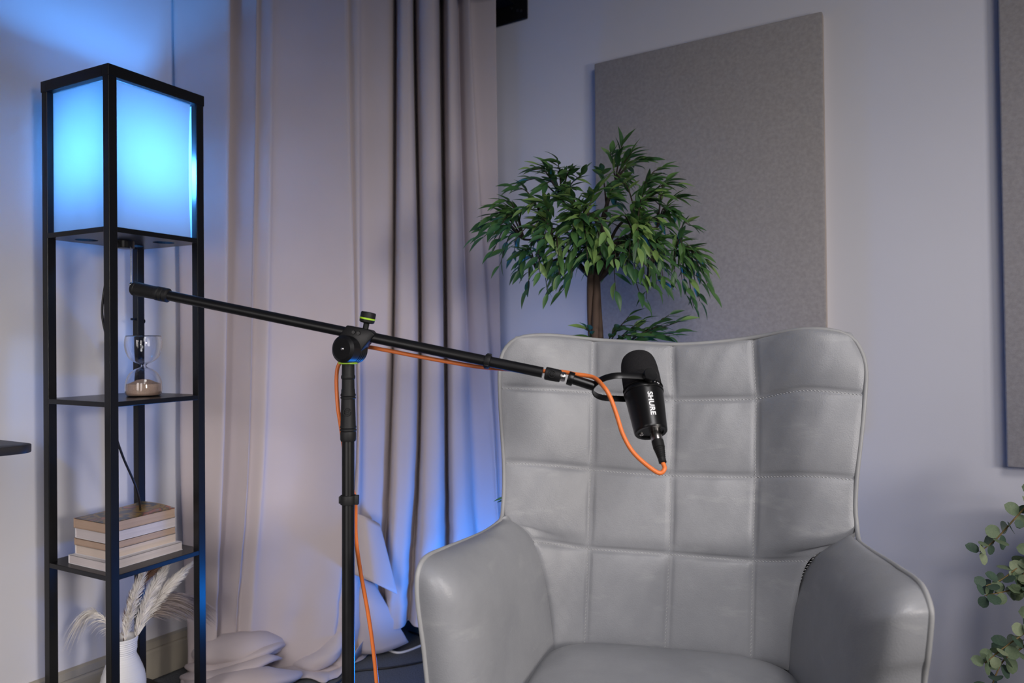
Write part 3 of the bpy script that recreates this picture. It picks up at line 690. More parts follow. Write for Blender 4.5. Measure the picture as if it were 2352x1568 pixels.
def build_pampas():
    c, zt = .118, Z0 + .186
    M_PAMPW.node_tree.nodes['Principled BSDF'].inputs['Roughness'].default_value = .9
    base = (c, c, Z0 + .05)
    pampas([base, (c + .015, c - .018, zt), (c + .040, c - .030, zt + .09), (c + .075, c - .050, zt + .165)], .021, 1700, .030, M_PAMPW, 'fluffy ivory pampas plume, the taller of two just behind the front post', .15, seed=1)
    pampas([base, (c + .024, c - .006, zt), (c + .075, c - .028, zt + .085), (c + .130, c - .062, zt + .150)], .020, 1700, .030, M_PAMPW, 'fluffy ivory pampas plume leaning right towards the right post', .15, seed=2)
    pampas([base, (c + .0, c + .01, zt), (c + .030, c - .005, zt + .12), (c + .075, c - .030, zt + .165)], .020, 1000, .036, M_PAMPB, 'brown reed plume rising behind the two ivory plumes', .1, seed=3)
    pampas([base, (c - .01, c - .01, zt), (c - .004, c - .035, zt + .10), (c + .012, c - .05, zt + .175)], .019, 1000, .030, M_PAMPW, 'short ivory plume mostly hidden by the front post of the lamp', .2, seed=4)
    pampas([base, (c + .03, c + .0, zt + .01), (c + .085, c - .005, zt + .06), (c + .135, c - .015, zt + .065)], .045, 1000, .080, M_PAMPT, 'loose taupe pampas spray arching out to the right of the vase', .75, (.15, -.25, -.1), seed=5, start=.4)
    pampas([base, (c - .012, c + .025, zt), (c - .03, c + .07, zt + .06), (c - .04, c + .105, zt + .055)], .03, 150, .065, M_PAMPW, 'thin pale pampas spray drooping to the left of the vase', .9, (0, .1, -.1), seed=6, start=.35)
build_pampas()

# ------------------------------------------------------------------ armchair
def grid_spline(N, nu, nv):
    A = np.array(N, float)
    A = np.array([spline(r, nu) for r in A])                       # along the columns
    return np.array([spline(A[:, j], nv) for j in range(A.shape[1])]).transpose(1, 0, 2)

def build_chair():
    root = empty('armchair', (.275, 1.345, 0), (0, 0, math.radians(-14)))
    tag(root, 'grey leather wingback armchair with square stitched quilting, behind the microphone', 'armchair')
    n = 12
    G = grid_spline(BACK_NET, n, n)                                # rows x cols x 3
    R, Cc = G.shape[:2]
    du = np.gradient(G, axis=1); dv = np.gradient(G, axis=0)
    nrm = np.cross(du, dv); nrm /= np.linalg.norm(nrm, axis=2, keepdims=True)
    if nrm[R // 2, Cc // 2, 1] > 0: nrm = -nrm                      # towards the sitter
    rs, cs = [0, 2, 5, 7, 9], [0, 2, 4, 6, 8]
    def cell(t, ks):
        for a, b in zip(ks, ks[1:]):
            if t <= b + 1e-9: return (t - a) / (b - a)
        return 1.
    rnd = random.Random(3)
    for i in range(R):
        for j in range(Cc):
            a, b = cell(i / n, rs), cell(j / n, cs)
            fa = max(0, 4 * a * (1 - a)); fb = max(0, 4 * b * (1 - b))
            edge = 1 if 2 <= j / n <= 6 else .75
            h = .0150 * edge * (fa ** .36) * (fb ** .36)
            G[i, j] += nrm[i, j] * h
            pt = G[i, j]
            G[i, j] += nrm[i, j] * .0012 * fbm(pt[0] * 38, pt[2] * 30, 2) * min(1, fa * 2) * min(1, fb * 2)
    mb = MB(); mb.grid(G); mb.build('backrest', M_LEATHER, root, smooth=180)
    # arms
    def arm(key, sg):
        T = ARMS[key]
        p0 = T[0][1]
        first = [[[T[0][0][0], .06, .22], [p0[0], -.240, .22]], [[T[0][0][0], .065, .29], [p0[0], -.240 + (p0[1] + .240) * .5, .5 * (.22 + p0[2])]]]
        rows = []
        pp = first + T
        K = len(pp)
        prim = []
        for k, (s_, p_) in enumerate(pp):
            s_, p_ = np.array(s_) + np.array([-sg * .004, .012, -.002]), np.array(p_)
            f = min(1, max(0, (k - 5) / 4.)); f = f * f * (3 - 2 * f)        # 0 front of the arm, 1 along its top
            span = np.linalg.norm(p_ - s_)
            b1 = (1 - f) * (s_ + np.array([sg * .030, -.19, .0])) + f * (s_ + (p_ - s_) * .25 + np.array([-sg * .012, -.022, .012]))
            b2 = (1 - f) * (p_ + np.array([-sg * .112, -.074, .012])) + f * (s_ + (p_ - s_) * .72 + np.array([-sg * .010, -.022, .020]))
            if f == 1: b2 = s_ + (p_ - s_) * .72 + np.array([-sg * .008, -.015, .016]) * min(1, span / .1)
            row = []
            for q in range(33):
                t = q / 32
                row.append((1 - t) ** 3 * s_ + 3 * (1 - t) ** 2 * t * b1 + 3 * (1 - t) * t * t * b2 + t ** 3 * p_)
            rows.append(row); prim.append(p_)
        A = np.array(rows)
        A = np.array([spline(A[:, j], 6) for j in range(A.shape[1])]).transpose(1, 0, 2)
        mb = MB(); mb.grid(A, flip=(sg > 0)); mb.build('arm', M_LEATHER, root, smooth=180)
        pr = spline(prim, 6)
        # outer side of the arm
        O = []
        for p_ in pr:
            z = p_[2]
            xe = sg * (.26 + .5 * (abs(p_[0]) - .26)); O.append([p_, p_ + np.array([sg * .006, .010, -.016]), [.5 * p_[0] + .5 * xe, .5 * p_[1] + .085, z - .045], [xe, .185, min(z, .60) - .09]])
        mb = MB(); mb.grid(O, flip=(sg < 0)); mb.build('arm_side', M_LEATHER, root, smooth=180)
        return pr, A[:, 0]
    pl, sl = arm('L', -1)
    pr_, sr = arm('R', 1)
    # outer shell behind the back
    def shell():
        base = np.array(BACK_NET)[3:]
        sh = base.copy()
        for r in sh:
            for p_ in r:
                p_[1] = max(p_[1] + .045, .10 + .14 * (p_[2] - .35) + .052 - .12 * max(0, abs(p_[0]) - .2) / .15 * .5)
                p_[0] *= .995; p_[2] -= .004
        low = []
        for z, y in ((.21, .13), (.40, .165)):
            low.append([[x * 1.06, y + .0, z] for x in sh[0][:, 0]])
        allr = np.vstack([np.array(low), sh])
        Gs = grid_spline(allr, 5, 5)
        mb = MB(); mb.grid(Gs, flip=True)
        top = grid_spline(np.array(BACK_NET)[3:], 5, 5); off = 2 * 5
        so = Gs[off:]
        m_ = min(len(top), len(so))
        def strip(a, b, fl):
            mid = [(np.array(p_) + np.array(q_)) / 2 + (0, 0, 0) for p_, q_ in zip(a, b)]
            mb.grid([a, mid, b], flip=fl)
        strip([tuple(top[i, 0]) for i in range(m_)], [tuple(so[i, 0]) for i in range(m_)], False)
        strip([tuple(top[i, -1]) for i in range(m_)], [tuple(so[i, -1]) for i in range(m_)], True)
        strip([tuple(p_) for p_ in top[-1]], [tuple(p_) for p_ in so[-1]], False)
        mb.build('outer_shell', M_LEATHER, root, smooth=60)
    shell()
    # piping around the whole edge
    N = np.array(BACK_NET)
    fine = grid_spline(BACK_NET, n, n)
    loop = [tuple(p_) for p_ in pl[:-3]] + [tuple(p_) for p_ in fine[3 * n + 2::3, 0]] + [tuple(p_) for p_ in fine[-1, 3:-3:3]] + [tuple(p_) for p_ in fine[3 * n + 2::3, -1][::-1]] + [tuple(p_) for p_ in pr_[::-1][3:]]
    lp = [np.array(p_) for p_ in loop]
    for _ in range(2):
        lp = [lp[0]] + [(lp[i - 1] + 2 * lp[i] + lp[i + 1]) / 4 for i in range(1, len(lp) - 1)] + [lp[-1]]
    mb = MB(); mb.tube(lp, .0042, 10); mb.build('piping', M_PIPING, root, smooth=180)
    # stitches along the quilting seams and the arm seams
    mb = MB()
    def stitches(line, off, step=.0066, ln=.0040, r=.00075):
        line = [Vector(p_) for p_ in line]
        acc = 0
        for a, b in zip(line, line[1:]):
            L = (b - a).length
            if L < 1e-6: continue
            t = (b - a) / L
            while acc < L:
                p_ = a + t * acc + off
                side = t.cross(Vector((0, -1, 0))).normalized() * .0011
                mb.tube([p_ - t * ln / 2 - side, p_ - Vector((0, .0004, 0)), p_ + t * ln / 2 + side], [r * .6, r, r * .6], 4)
                acc += step
            acc -= L
    out = Vector((0, -.0005, 0))
    for r in (2, 5, 7):
        stitches(.62 * G[r * n] + .38 * G[r * n - 1], out)
    for c in (2, 4, 6):
        stitches(.62 * G[:, c * n] + .38 * G[:, c * n - 1], out)
    for sA in (sl, sr):
        stitches(sA, Vector((0, -.004, .004)))
    st = mb.build('stitching', M_STITCH, root); st['kind'] = 'stuff'
    # seat cushion
    a, b, c = .248, .240, .062; ctr = (.002, -.125, .312)
    G2 = []
    for i in range(33):
        ph = -math.pi / 2 + math.pi * i / 32; row = []
        for j in range(64):
            t = 2 * math.pi * j / 64
            f = lambda v, e: math.copysign(abs(v) ** e, v)
            cp = f(math.cos(ph), .55)
            x, y, z = a * cp * f(math.cos(t), .42), b * cp * f(math.sin(t), .42), c * f(math.sin(ph), .75)
            if z > 0: z += .006 * (1 - (x / a) ** 2) * (1 - (y / b) ** 2)
            row.append((ctr[0] + x, ctr[1] + y, ctr[2] + z))
        G2.append(row)
    mb = MB(); mb.grid(G2, close_v=True); mb.build('seat', M_LEATHER, root, smooth=180, fix=True)
    mb = MB(); mb.box((-.335, -.285, .19), (.335, .15, .265)); mb.build('seat_base', M_LEATHER, root, bevel=.015, smooth=40)
    for x, y in ((-.26, -.22), (.26, -.22), (-.26, .11), (.26, .11)):
        mb = MB(); mb.tube([(x, y, .20), (x * 1.16, y * 1.15 - .01, .0)], [.017, .010], 14)
        mb.build('leg', M_BLACKM, root, smooth=40)
build_chair()

# ------------------------------------------------------------------ microphone stand
RING = Vector((.2195, 1.225, .8615))                        # joint of foam and body
AX = Vector((.060, -.528, -.842)).normalized()            # points down the body
side = AX.cross(Vector((0, -1, 0))).normalized()
if side.x < 0: side = -side
P0 = AX.cross(side).normalized()
if P0.y > 0: P0 = -P0                                      # towards the camera and up
ph = math.radians(14)
PIV = P0 * math.cos(ph) + side * math.sin(ph)
Q = -side * math.cos(ph) + P0 * math.sin(ph)
PC = -AX * .008 - side * .003                             # where the pivot axis crosses the body
APEX = RING + PC + Q * .088

def ring_logo(mb, T, r):
    mb.tube([T @ Vector((r * math.cos(t), r * math.sin(t), 0)) for t in np.linspace(.5, 2 * math.pi + .15, 26)], r * .13, 6)
    pts = [(-.52, .02), (.45, .08), (.40, .42), (0, .56), (-.42, .38), (-.55, 0), (-.36, -.42), (.05, -.55), (.5, -.35)]
    mb.tube([T @ Vector((x * r, y * r, 0)) for x, y in spline(pts, 4)], r * .11, 6)

BL, BR = Vector((-.685, 1.320, 1.049)), Vector((.062, 1.220, .893))
BD = (BR - BL).normalized()
def bp(px_t): return BL.lerp(BR, px_t)

def build_stand():
    root = empty('microphone_stand', (-.285, 1.272, 0))
    tag(root, 'black boom microphone stand with lime green rings, holding the microphone over the chair', 'microphone stand')
    inv = Vector(root.location)
    def T(o, z, x=(1, 0, 0)):
        m_ = frame(o, z, x); m_.translation = Vector(o) - inv; return m_
    X0, Y0 = -.285, 1.272
    def lat(name, prof, m_, seg=28):
        mb = MB(); mb.lathe(prof, seg); return mb.build(name, m_, root, smooth=35)
    lat('base_plate', [(0, 0), (.120, 0), (.123, .004), (.121, .013), (.030, .020), (.018, .034), (.0, .034)], M_BLACKM, 48)
    lat('pole', [(.0108, .03), (.0108, .79)], M_BLACKM)
    gp = lat('grip', [(.0125, .777), (.0136, .780), (.0138, .790), (.0134, .793), (.0128, .794), (.0143, .7955), (.0143, .7975), (.0130, .799), (.0142, .8005), (.0142, .802), (.0132, .804),
                 (.0118, .850), (.0132, .8515), (.0132, .853), (.0120, .8545), (.0132, .856), (.0132, .858), (.0120, .860), (.0118, .866), (.0110, .868), (.0108, .884), (.0122, .886), (.0122, .890), (.0110, .892), (.0108, .912)], M_RUBBER, 32)
    mb = MB(); ring_logo(mb, T((X0 + .0012, Y0 - .0127, .828), (0.08, -1, .04)), .0065); mb.build('emblem', M_RUBBER, gp, smooth=60)
    lat('lime_collar', [(.0115, .910), (.0165, .911), (.0165, .915), (.0115, .916)], M_GREEN)
    # pivot joint
    J = Vector((-.279, 1.262, .936)); JA = Vector((.42, .90, -.03)).normalized()
    mb = MB(); mb.lathe([(0, -.024), (.018, -.024), (.0235, -.020), (.0235, -.001), (.0225, 0)], 36, T(J, JA)); jd = mb.build('pivot_disc', M_BLACKM, root, smooth=35)
    mb = MB(); mb.lathe([(.0225, .0), (.0235, .001), (.0235, .004), (.0220, .005), (.0235, .006), (.0235, .009), (.022, .010), (.0235, .011), (.0235, .018), (.018, .021), (0, .021)], 36, T(J, JA)); mb.build('pivot_disc', M_BLACKM, root, smooth=35)
    mb = MB(); mb.lathe([(0, -.0262), (.0028, -.0255), (.003, -.0245), (.003, -.023)], 12, T(J + Vector((.002, 0, 0)), JA)); mb.build('rivet', M_CHROME, jd, smooth=60)
    mb = MB(); mb.tube([Vector((X0, Y0, .912)) - inv, Vector((X0 + .003, Y0 - .004, .925)) - inv], [.0105, .012], 16); mb.build('pivot_neck', M_BLACKM, root, smooth=40)
    # bracket that clamps the boom
    tB = (J.x + .012 - BL.x) / (BR.x - BL.x); B = bp(tB)
    bn = BD.cross(Vector((0, 0, 1))).normalized(); bu = bn.cross(BD).normalized()
    Tb = Matrix((BD, bn, bu)).transposed().to_4x4(); Tb.translation = B - inv
    mb = MB()
    prof = [(-.030, -.012), (-.018, .0125), (.024, .0125), (.034, .006), (.022, -.014), (.012, -.034), (-.010, -.034)]
    nn = len(prof)
    mb.add([Tb @ Vector((x, s_, z)) for s_ in (-.0125, .0125) for x, z in prof], [tuple(range(nn)), tuple(range(nn, 2 * nn))[::-1]] + [(i, nn + i, nn + (i + 1) % nn, (i + 1) % nn) for i in range(nn)])
    clm = mb.build('boom_clamp', M_BLACKM, root, bevel=.002, fix=True, smooth=35)
    for dx in (-.001, .008):
        mb = MB(); mb.lathe([(0, 0), (.0035, 0), (.003, .0018), (0, .0018)], 12, Tb @ frame((dx - .002, .0128, .003), (0, 1, 0))); mb.build('screw', M_BLACKM, clm, smooth=40)
    kb = B + BD * .012 + bu * .012
    mb = MB(); mb.lathe([(.005, -.002), (.005, .010), (.0105, .0105), (.0128, .0125), (.0131, .0165)], 28, T(kb, bu)); ck = mb.build('clamp_knob', M_RUBBER, root, smooth=35)
    mb = MB(); mb.lathe([(.0131, .0165), (.0135, .0168), (.0135, .0192), (.0131, .0195)], 28, T(kb, bu)); mb.build('lime_ring', M_GREEN, ck, smooth=35)
    mb = MB(); pk = []
    for r, z in [(.0131, .0195), (.0130, .0275), (.0118, .0295), (.004, .0300), (0, .0300)]: pk.append((r, z))
    mb.lathe(pk, 28, T(kb, bu)); mb.build('knob_cap', M_RUBBER, ck, smooth=35)
    # boom
    mb = MB(); mb.tube([bp(.01) - inv, bp(.985) - inv], [.0090, .0090], 24); bm_ = mb.build('boom', M_BLACKM, root, smooth=40)
    TL = T(BL, BD)
    mb = MB(); mb.lathe([(0, .0), (.0105, .0), (.0128, .003), (.0130, .007), (.0122, .008), (.0128, .0095), (.0120, .046), (.0128, .048), (.0128, .053), (.0112, .0545), (.0130, .056), (.0130, .061), (.0112, .0625), (.0128, .064), (.0128, .070), (.0100, .0725), (.009, .073)], 28, TL)
    mb.build('counterweight_grip', M_RUBBER, bm_, smooth=35)
    TR = T(bp(.992), BD)
    mb = MB(); mb.lathe([(.0092, -.001), (.0108, .0), (.0110, .008), (.0104, .024), (.0090, .0255)], 28, TR); mb.build('boom_end', M_RUBBER, bm_, smooth=35)
    f = Vector((0, -1, .1)); f = (f - BD * f.dot(BD)).normalized()
    mb = MB(); ring_logo(mb, T(bp(.992) + BD * .011 + f * .0107, f, BD), .006); mb.build('emblem', M_RUBBER, bm_, smooth=60)
    e1 = bp(.992) + BD * .0255
    mb = MB(); mb.lathe([(.0078, 0), (.0078, .002), (.0085, .0022), (.0078, .0035), (.0085, .0045), (.0078, .006), (.0078, .008)], 24, T(e1, BD)); mb.build('thread', M_STEEL, bm_, smooth=30)
    for nm, pt, ax in (('cable_clip', bp(.862), BD), ('cable_clip', Vector((X0, Y0, .676)), Vector((0, 0, 1)))):
        r0 = .0100 if nm and ax.z < .9 else .0120
        mb = MB(); tt = T(pt, ax)
        hw = .005 if ax.z < .9 else .008
        pr = [(r0 - .0008, -hw), (r0 + .0016, -hw), (r0 + .0016, hw), (r0 - .0008, hw)]
        mb.lathe(pr + [pr[0]], 26, tt, cap=False)
        if ax.z < .9:
            mb.box((-.010, -.0052, -.004), (-.0125, .0052, .004), tt); mb.box((.0098, -.0045, -.004), (.0135, .0045, .004), tt)
        else:
            mb.box((.0115, -.006, -hw), (.0185, .004, hw), tt); mb.box((-.0155, -.005, -.006), (-.0115, .003, .006), tt)
        mb.build(nm, M_RUBBER, root, bevel=.0008, smooth=40)
build_stand()

def mesh_text(body, size, shear=0., offset=.0, spacing=1.0):
    cu = bpy.data.curves.new('lettering', 'FONT'); cu.body = body; cu.size = size; cu.shear = shear; cu.offset = offset
    cu.space_character = spacing; cu.align_x = 'CENTER'; cu.align_y = 'CENTER'; cu.fill_mode = 'FRONT'; cu.resolution_u = 6
    o = bpy.data.objects.new('lettering', cu); COL.objects.link(o)
    dg = bpy.context.evaluated_depsgraph_get()
    me = bpy.data.meshes.new_from_object(o.evaluated_get(dg))
    bpy.data.objects.remove(o); bpy.data.curves.remove(cu)
    return me

# ------------------------------------------------------------------ microphone
def build_mic():
    root = empty('microphone', RING)
    root.scale = (.955, .955, .955)
    tag(root, 'black broadcast microphone with foam windscreen hanging in its yoke before the chair', 'microphone')
    X = -side                                                 # local x to the left, z up along the body
    Zu = -AX; Xl = (X - Zu * X.dot(Zu)).normalized(); Yl = Zu.cross(Xl)
    Tm = Matrix((Xl, Yl, Zu)).transposed().to_4x4()
    def body(name, prof, m_, seg=48, sm=35):
        mb = MB(); mb.lathe(prof, seg, Tm, cap=False); return mb.build(name, m_, root, smooth=sm, fix=True)
    bd = body('body', [(0, -.0760), (.0215, -.0760), (.022, -.0785), (.0268, -.0790), (.0280, -.0775), (.0284, -.0745), (.0335, -.010), (.0338, -.005), (.0330, -.0042), (0, -.0042)], M_MIC)
    tr = body('trim_ring', [(.020, -.0046), (.0346, -.0046), (.0350, -.0035), (.0350, -.0005), (.0342, .0003), (.0325, .0003), (.0325, .0085), (.020, .0085)], M_MIC)
    rf = [(.0, .006), (.0325, .006), (.0336, .008), (.0334, .030), (.0322, .050), (.0300, .062), (.0260, .0705), (.0190, .0762), (.010, .0788), (0, .0795)]
    body('windscreen', [tuple(q) for q in spline(rf, 3)], M_FOAM, sm=80)
    # little icons on the control band, facing the camera
    fa = math.atan2((Tm.inverted() @ Vector((.1, -1, .0))).y, (Tm.inverted() @ Vector((.1, -1, .0))).x)
    for k, dt in enumerate((.34, .44, .62, .72)):
        a = fa + dt
        mb = MB(); t_ = Tm @ frame((.0326 * math.cos(a), .0326 * math.sin(a), .0040), (math.cos(a), math.sin(a), 0), (0, 0, 1))
        if k == 3: mb.tube([t_ @ Vector((.0016 * math.cos(q), .0016 * math.sin(q), 0)) for q in np.linspace(.6, 5.6, 14)], .0003, 5)
        else: mb.lathe([(0, .0003), (.0007, .0003), (.0007, -.0003)], 8, t_)
        mb.build('indicator', M_WHITEINK, tr)
    # the printed name running down the body
    me = mesh_text('SHURE', .0150, shear=.0, offset=.00035, spacing=1.04)
    vs = np.array([v.co[:] for v in me.vertices]); wid = vs[:, 0].max() - vs[:, 0].min(); sc = .0425 / wid
    cx = (vs[:, 0].max() + vs[:, 0].min()) / 2; cy = (vs[:, 1].max() + vs[:, 1].min()) / 2
    hsc = .0092 / (vs[:, 1].max() - vs[:, 1].min())
    bm = bmesh.new(); bm.from_mesh(me)
    bmesh.ops.triangulate(bm, faces=bm.faces)
    bmesh.ops.subdivide_edges(bm, edges=[e for e in bm.edges if e.calc_length() > .002], cuts=2)
    tc = fa + .02
    for v in bm.verts:
        z = -.0385 - (v.co.x - cx) * sc
        h = (v.co.y - cy) * hsc
        r = .0284 + (.0335 - .0284) * (z + .0745) / .0645 + .00025
        a = tc + h / r
        v.co = Tm @ Vector((r * math.cos(a), r * math.sin(a), z))
    bmesh.ops.recalc_face_normals(bm, faces=bm.faces)
    bm.to_mesh(me); bm.free()
    link('lettering', me, M_WHITEINK, bd)
    # sockets on the underside
    def local(o): return Matrix.Translation(o)
    down = Tm.inverted() @ Vector((0, -1, -.3)); da = math.atan2(down.y, down.x)
    for a, r, rad, m_ in ((da - 2.05, .0175, .0042, M_STEEL), (da + .9, .0200, .0012, M_STEEL), (da - .9, .021, .0010, M_STEEL)):
        mb = MB(); t_ = Tm @ frame((r * math.cos(a), r * math.sin(a), -.0762), (0, 0, -1))
        mb.lathe([(rad, -.001), (rad, .0012), (rad * .72, .0013), (rad * .68, .0004), (0, .0002)], 18, t_)
        mb.build('socket', m_, bd, smooth=40)
    # yoke: a flat band bent to a U, with a knob on each pivot
    hw, gap, depth = .0058, .0400, .088
    pts = [(0, gap), (.020, gap), (depth - gap, gap)] + [(depth - gap + gap * math.sin(t), gap * math.cos(t)) for t in np.linspace(.12, math.pi - .12, 20)] + [(depth - gap, -gap), (.020, -gap), (0, -gap)]
    mb = MB(); ring = []
    for i, (q, p_) in enumerate(pts):
        a = np.array(pts[min(i + 1, len(pts) - 1)]) - np.array(pts[max(i - 1, 0)]); a = a / np.linalg.norm(a)
        nq, np_ = -a[1], a[0]
        c = PC + Q * q + PIV * p_; nn = (Q * nq + PIV * np_) * .0011
        ring.append([tuple(c + AX * hw + nn), tuple(c - AX * hw + nn), tuple(c - AX * hw - nn), tuple(c + AX * hw - nn)])
    mb.grid(ring, close_v=True)
    m0 = len(ring) - 1
    mb.f += [(0, 1, 2, 3), tuple(m0 * 4 + k for k in (3, 2, 1, 0))]; mb.mi += [0, 0]
    yk = mb.build('yoke', M_MIC, root, bevel=.0006, fix=True, smooth=35)
    for sgn in (1, -1):
        mb = MB(); t_ = frame(PC + PIV * sgn * .032, PIV * sgn)
        mb.lathe([(.0065, 0), (.0065, .0065), (.0090, .0068), (.0090, .0072)], 24, t_)
        mb.lathe([(.0060, .0088), (.0118, .0092), (.0122, .0100), (.0122, .0165), (.0113, .0175), (.0030, .0172), (0, .0172)], 32, t_)
        mb.build('yoke_knob', M_MIC, yk, smooth=35)
    # mount between yoke and stand
    e2 = ((BR + BD * .031) - RING) / .955
    ap = PC + Q * (depth - .001)
    d_ = (ap - e2).normalized()
    mb = MB(); mb.lathe([(.0078, .0), (.0118, .0005), (.0122, .0020), (.0122, .0090), (.0118, .0105), (.0085, .0110)], 28, frame(e2, d_)); tcol = mb
    mb = MB(); mb.tube([e2 + d_ * .009, ap], [.0086, .0086], 22); mt = mb.build('mount_tube', M_MIC, root, smooth=35)
    tcol.build('thread_collar', M_MIC, mt, smooth=35)
build_mic()

# ------------------------------------------------------------------ orange cable and its plug
def build_cable():
    root = empty('microphone_cable', (-.25, 1.30, 0))
    tag(root, 'orange microphone cable looping from the microphone along the boom stand to the floor', 'cable')
    inv = Vector(root.location)
    plug0 = RING + AX * .0705 + (-P0 * .0 + side * .008 - P0 * .006)
    pd = (AX + P0 * .10 + side * .03).normalized()
    T = frame(plug0 - inv, pd)
    mb = MB(); mb.lathe([(.0095, -.004), (.0095, .017), (.0088, .020)], 24, T); mb.build('plug_shell', M_STEEL, root, smooth=35)
    prof = [(.0088, .0175), (.0098, .0185), (.0094, .031)]
    z = .031
    for k in range(6):
        prof += [(.0090 - k * .0005, z), (.0076 - k * .0005, z + .0012), (.0076 - k * .0005, z + .0022), (.0088 - k * .0005, z + .0030)]; z += .0034
    prof += [(.0060, z + .001), (.0062, z + .006), (.0040, z + .0075)]
    mb = MB(); mb.lathe(prof, 24, T); mb.build('plug_boot', M_RUBBER, root, smooth=35)
    end = plug0 + pd * (z + .006)
    e1 = APEX + Q * .004
    a = [end, end + pd * .012, end + pd * .014 + Vector((-.012, 0, -.003)), (.192, 1.150, .768), (.175, 1.157, .797), (.165, 1.162, .830), (.156, 1.168, .857), (.147, 1.176, .873), tuple(APEX + Vector((.004, -.002, .014))),
         (.104, 1.224, .8925), (.085, 1.233, .896), (.054, 1.243, .897), (-.042, 1.255, .903), (-.101, 1.262, .912), (-.162, 1.272, .923), (-.224, 1.284, .935), (-.262, 1.300, .940),
         (-.292, 1.304, .928), (-.308, 1.302, .910), (-.312, 1.300, .884), (-.308, 1.292, .838), (-.303, 1.292, .804), (-.297, 1.298, .753), (-.289, 1.300, .707), (-.277, 1.290, .670), (-.277, 1.296, .607), (-.270, 1.300, .546),
         (-.258, 1.302, .477), (-.249, 1.303, .416), (-.242, 1.303, .349), (-.232, 1.31, .2), (-.22, 1.34, .06), (-.20, 1.40, .008), (-.12, 1.46, .0045), (-.02, 1.60, .0045), (-.06, 1.85, .0045)]
    mb = MB(); mb.tube([Vector(p_) - inv for p_ in spline(a, 10)], .0036, 12); mb.build('cable', M_ORANGE, root, smooth=60)
build_cable()

# ------------------------------------------------------------------ leaves
def leaf_mesh(name, L, wd, m_, fold=.25, curl=.2, tipf=1.0, n=6):
    """leaf along +x, face up +z; halves folded along the midrib"""
    mb = MB(); rows = []
    for i in range(n + 1):
        t = i / n
        w = wd * .5 * (math.sin(math.pi * t ** .85) ** .9) * (1 - .25 * t * tipf) if 0 < i < n else .0004
        z = -curl * L * t * t
        x = L * t * (1 - .12 * curl * t)
        f = fold * w
        rows.append([(x, -w, z + f), (x, -w * .5, z + f * .35), (x, 0, z), (x, w * .5, z + f * .35), (x, w, z + f)])
    mb.grid(rows, flip=True)
    me = mb.mesh(name); me.materials.append(m_)
    me.polygons.foreach_set('use_smooth', [True] * len(me.polygons))
    return me

def orient(dirv, upv):
    x = Vector(dirv).normalized(); z = Vector(upv); z = z - x * z.dot(x)
    z = z.normalized() if z.length > 1e-5 else x.orthogonal().normalized()
    return Matrix((x, z.cross(x), z)).transposed()

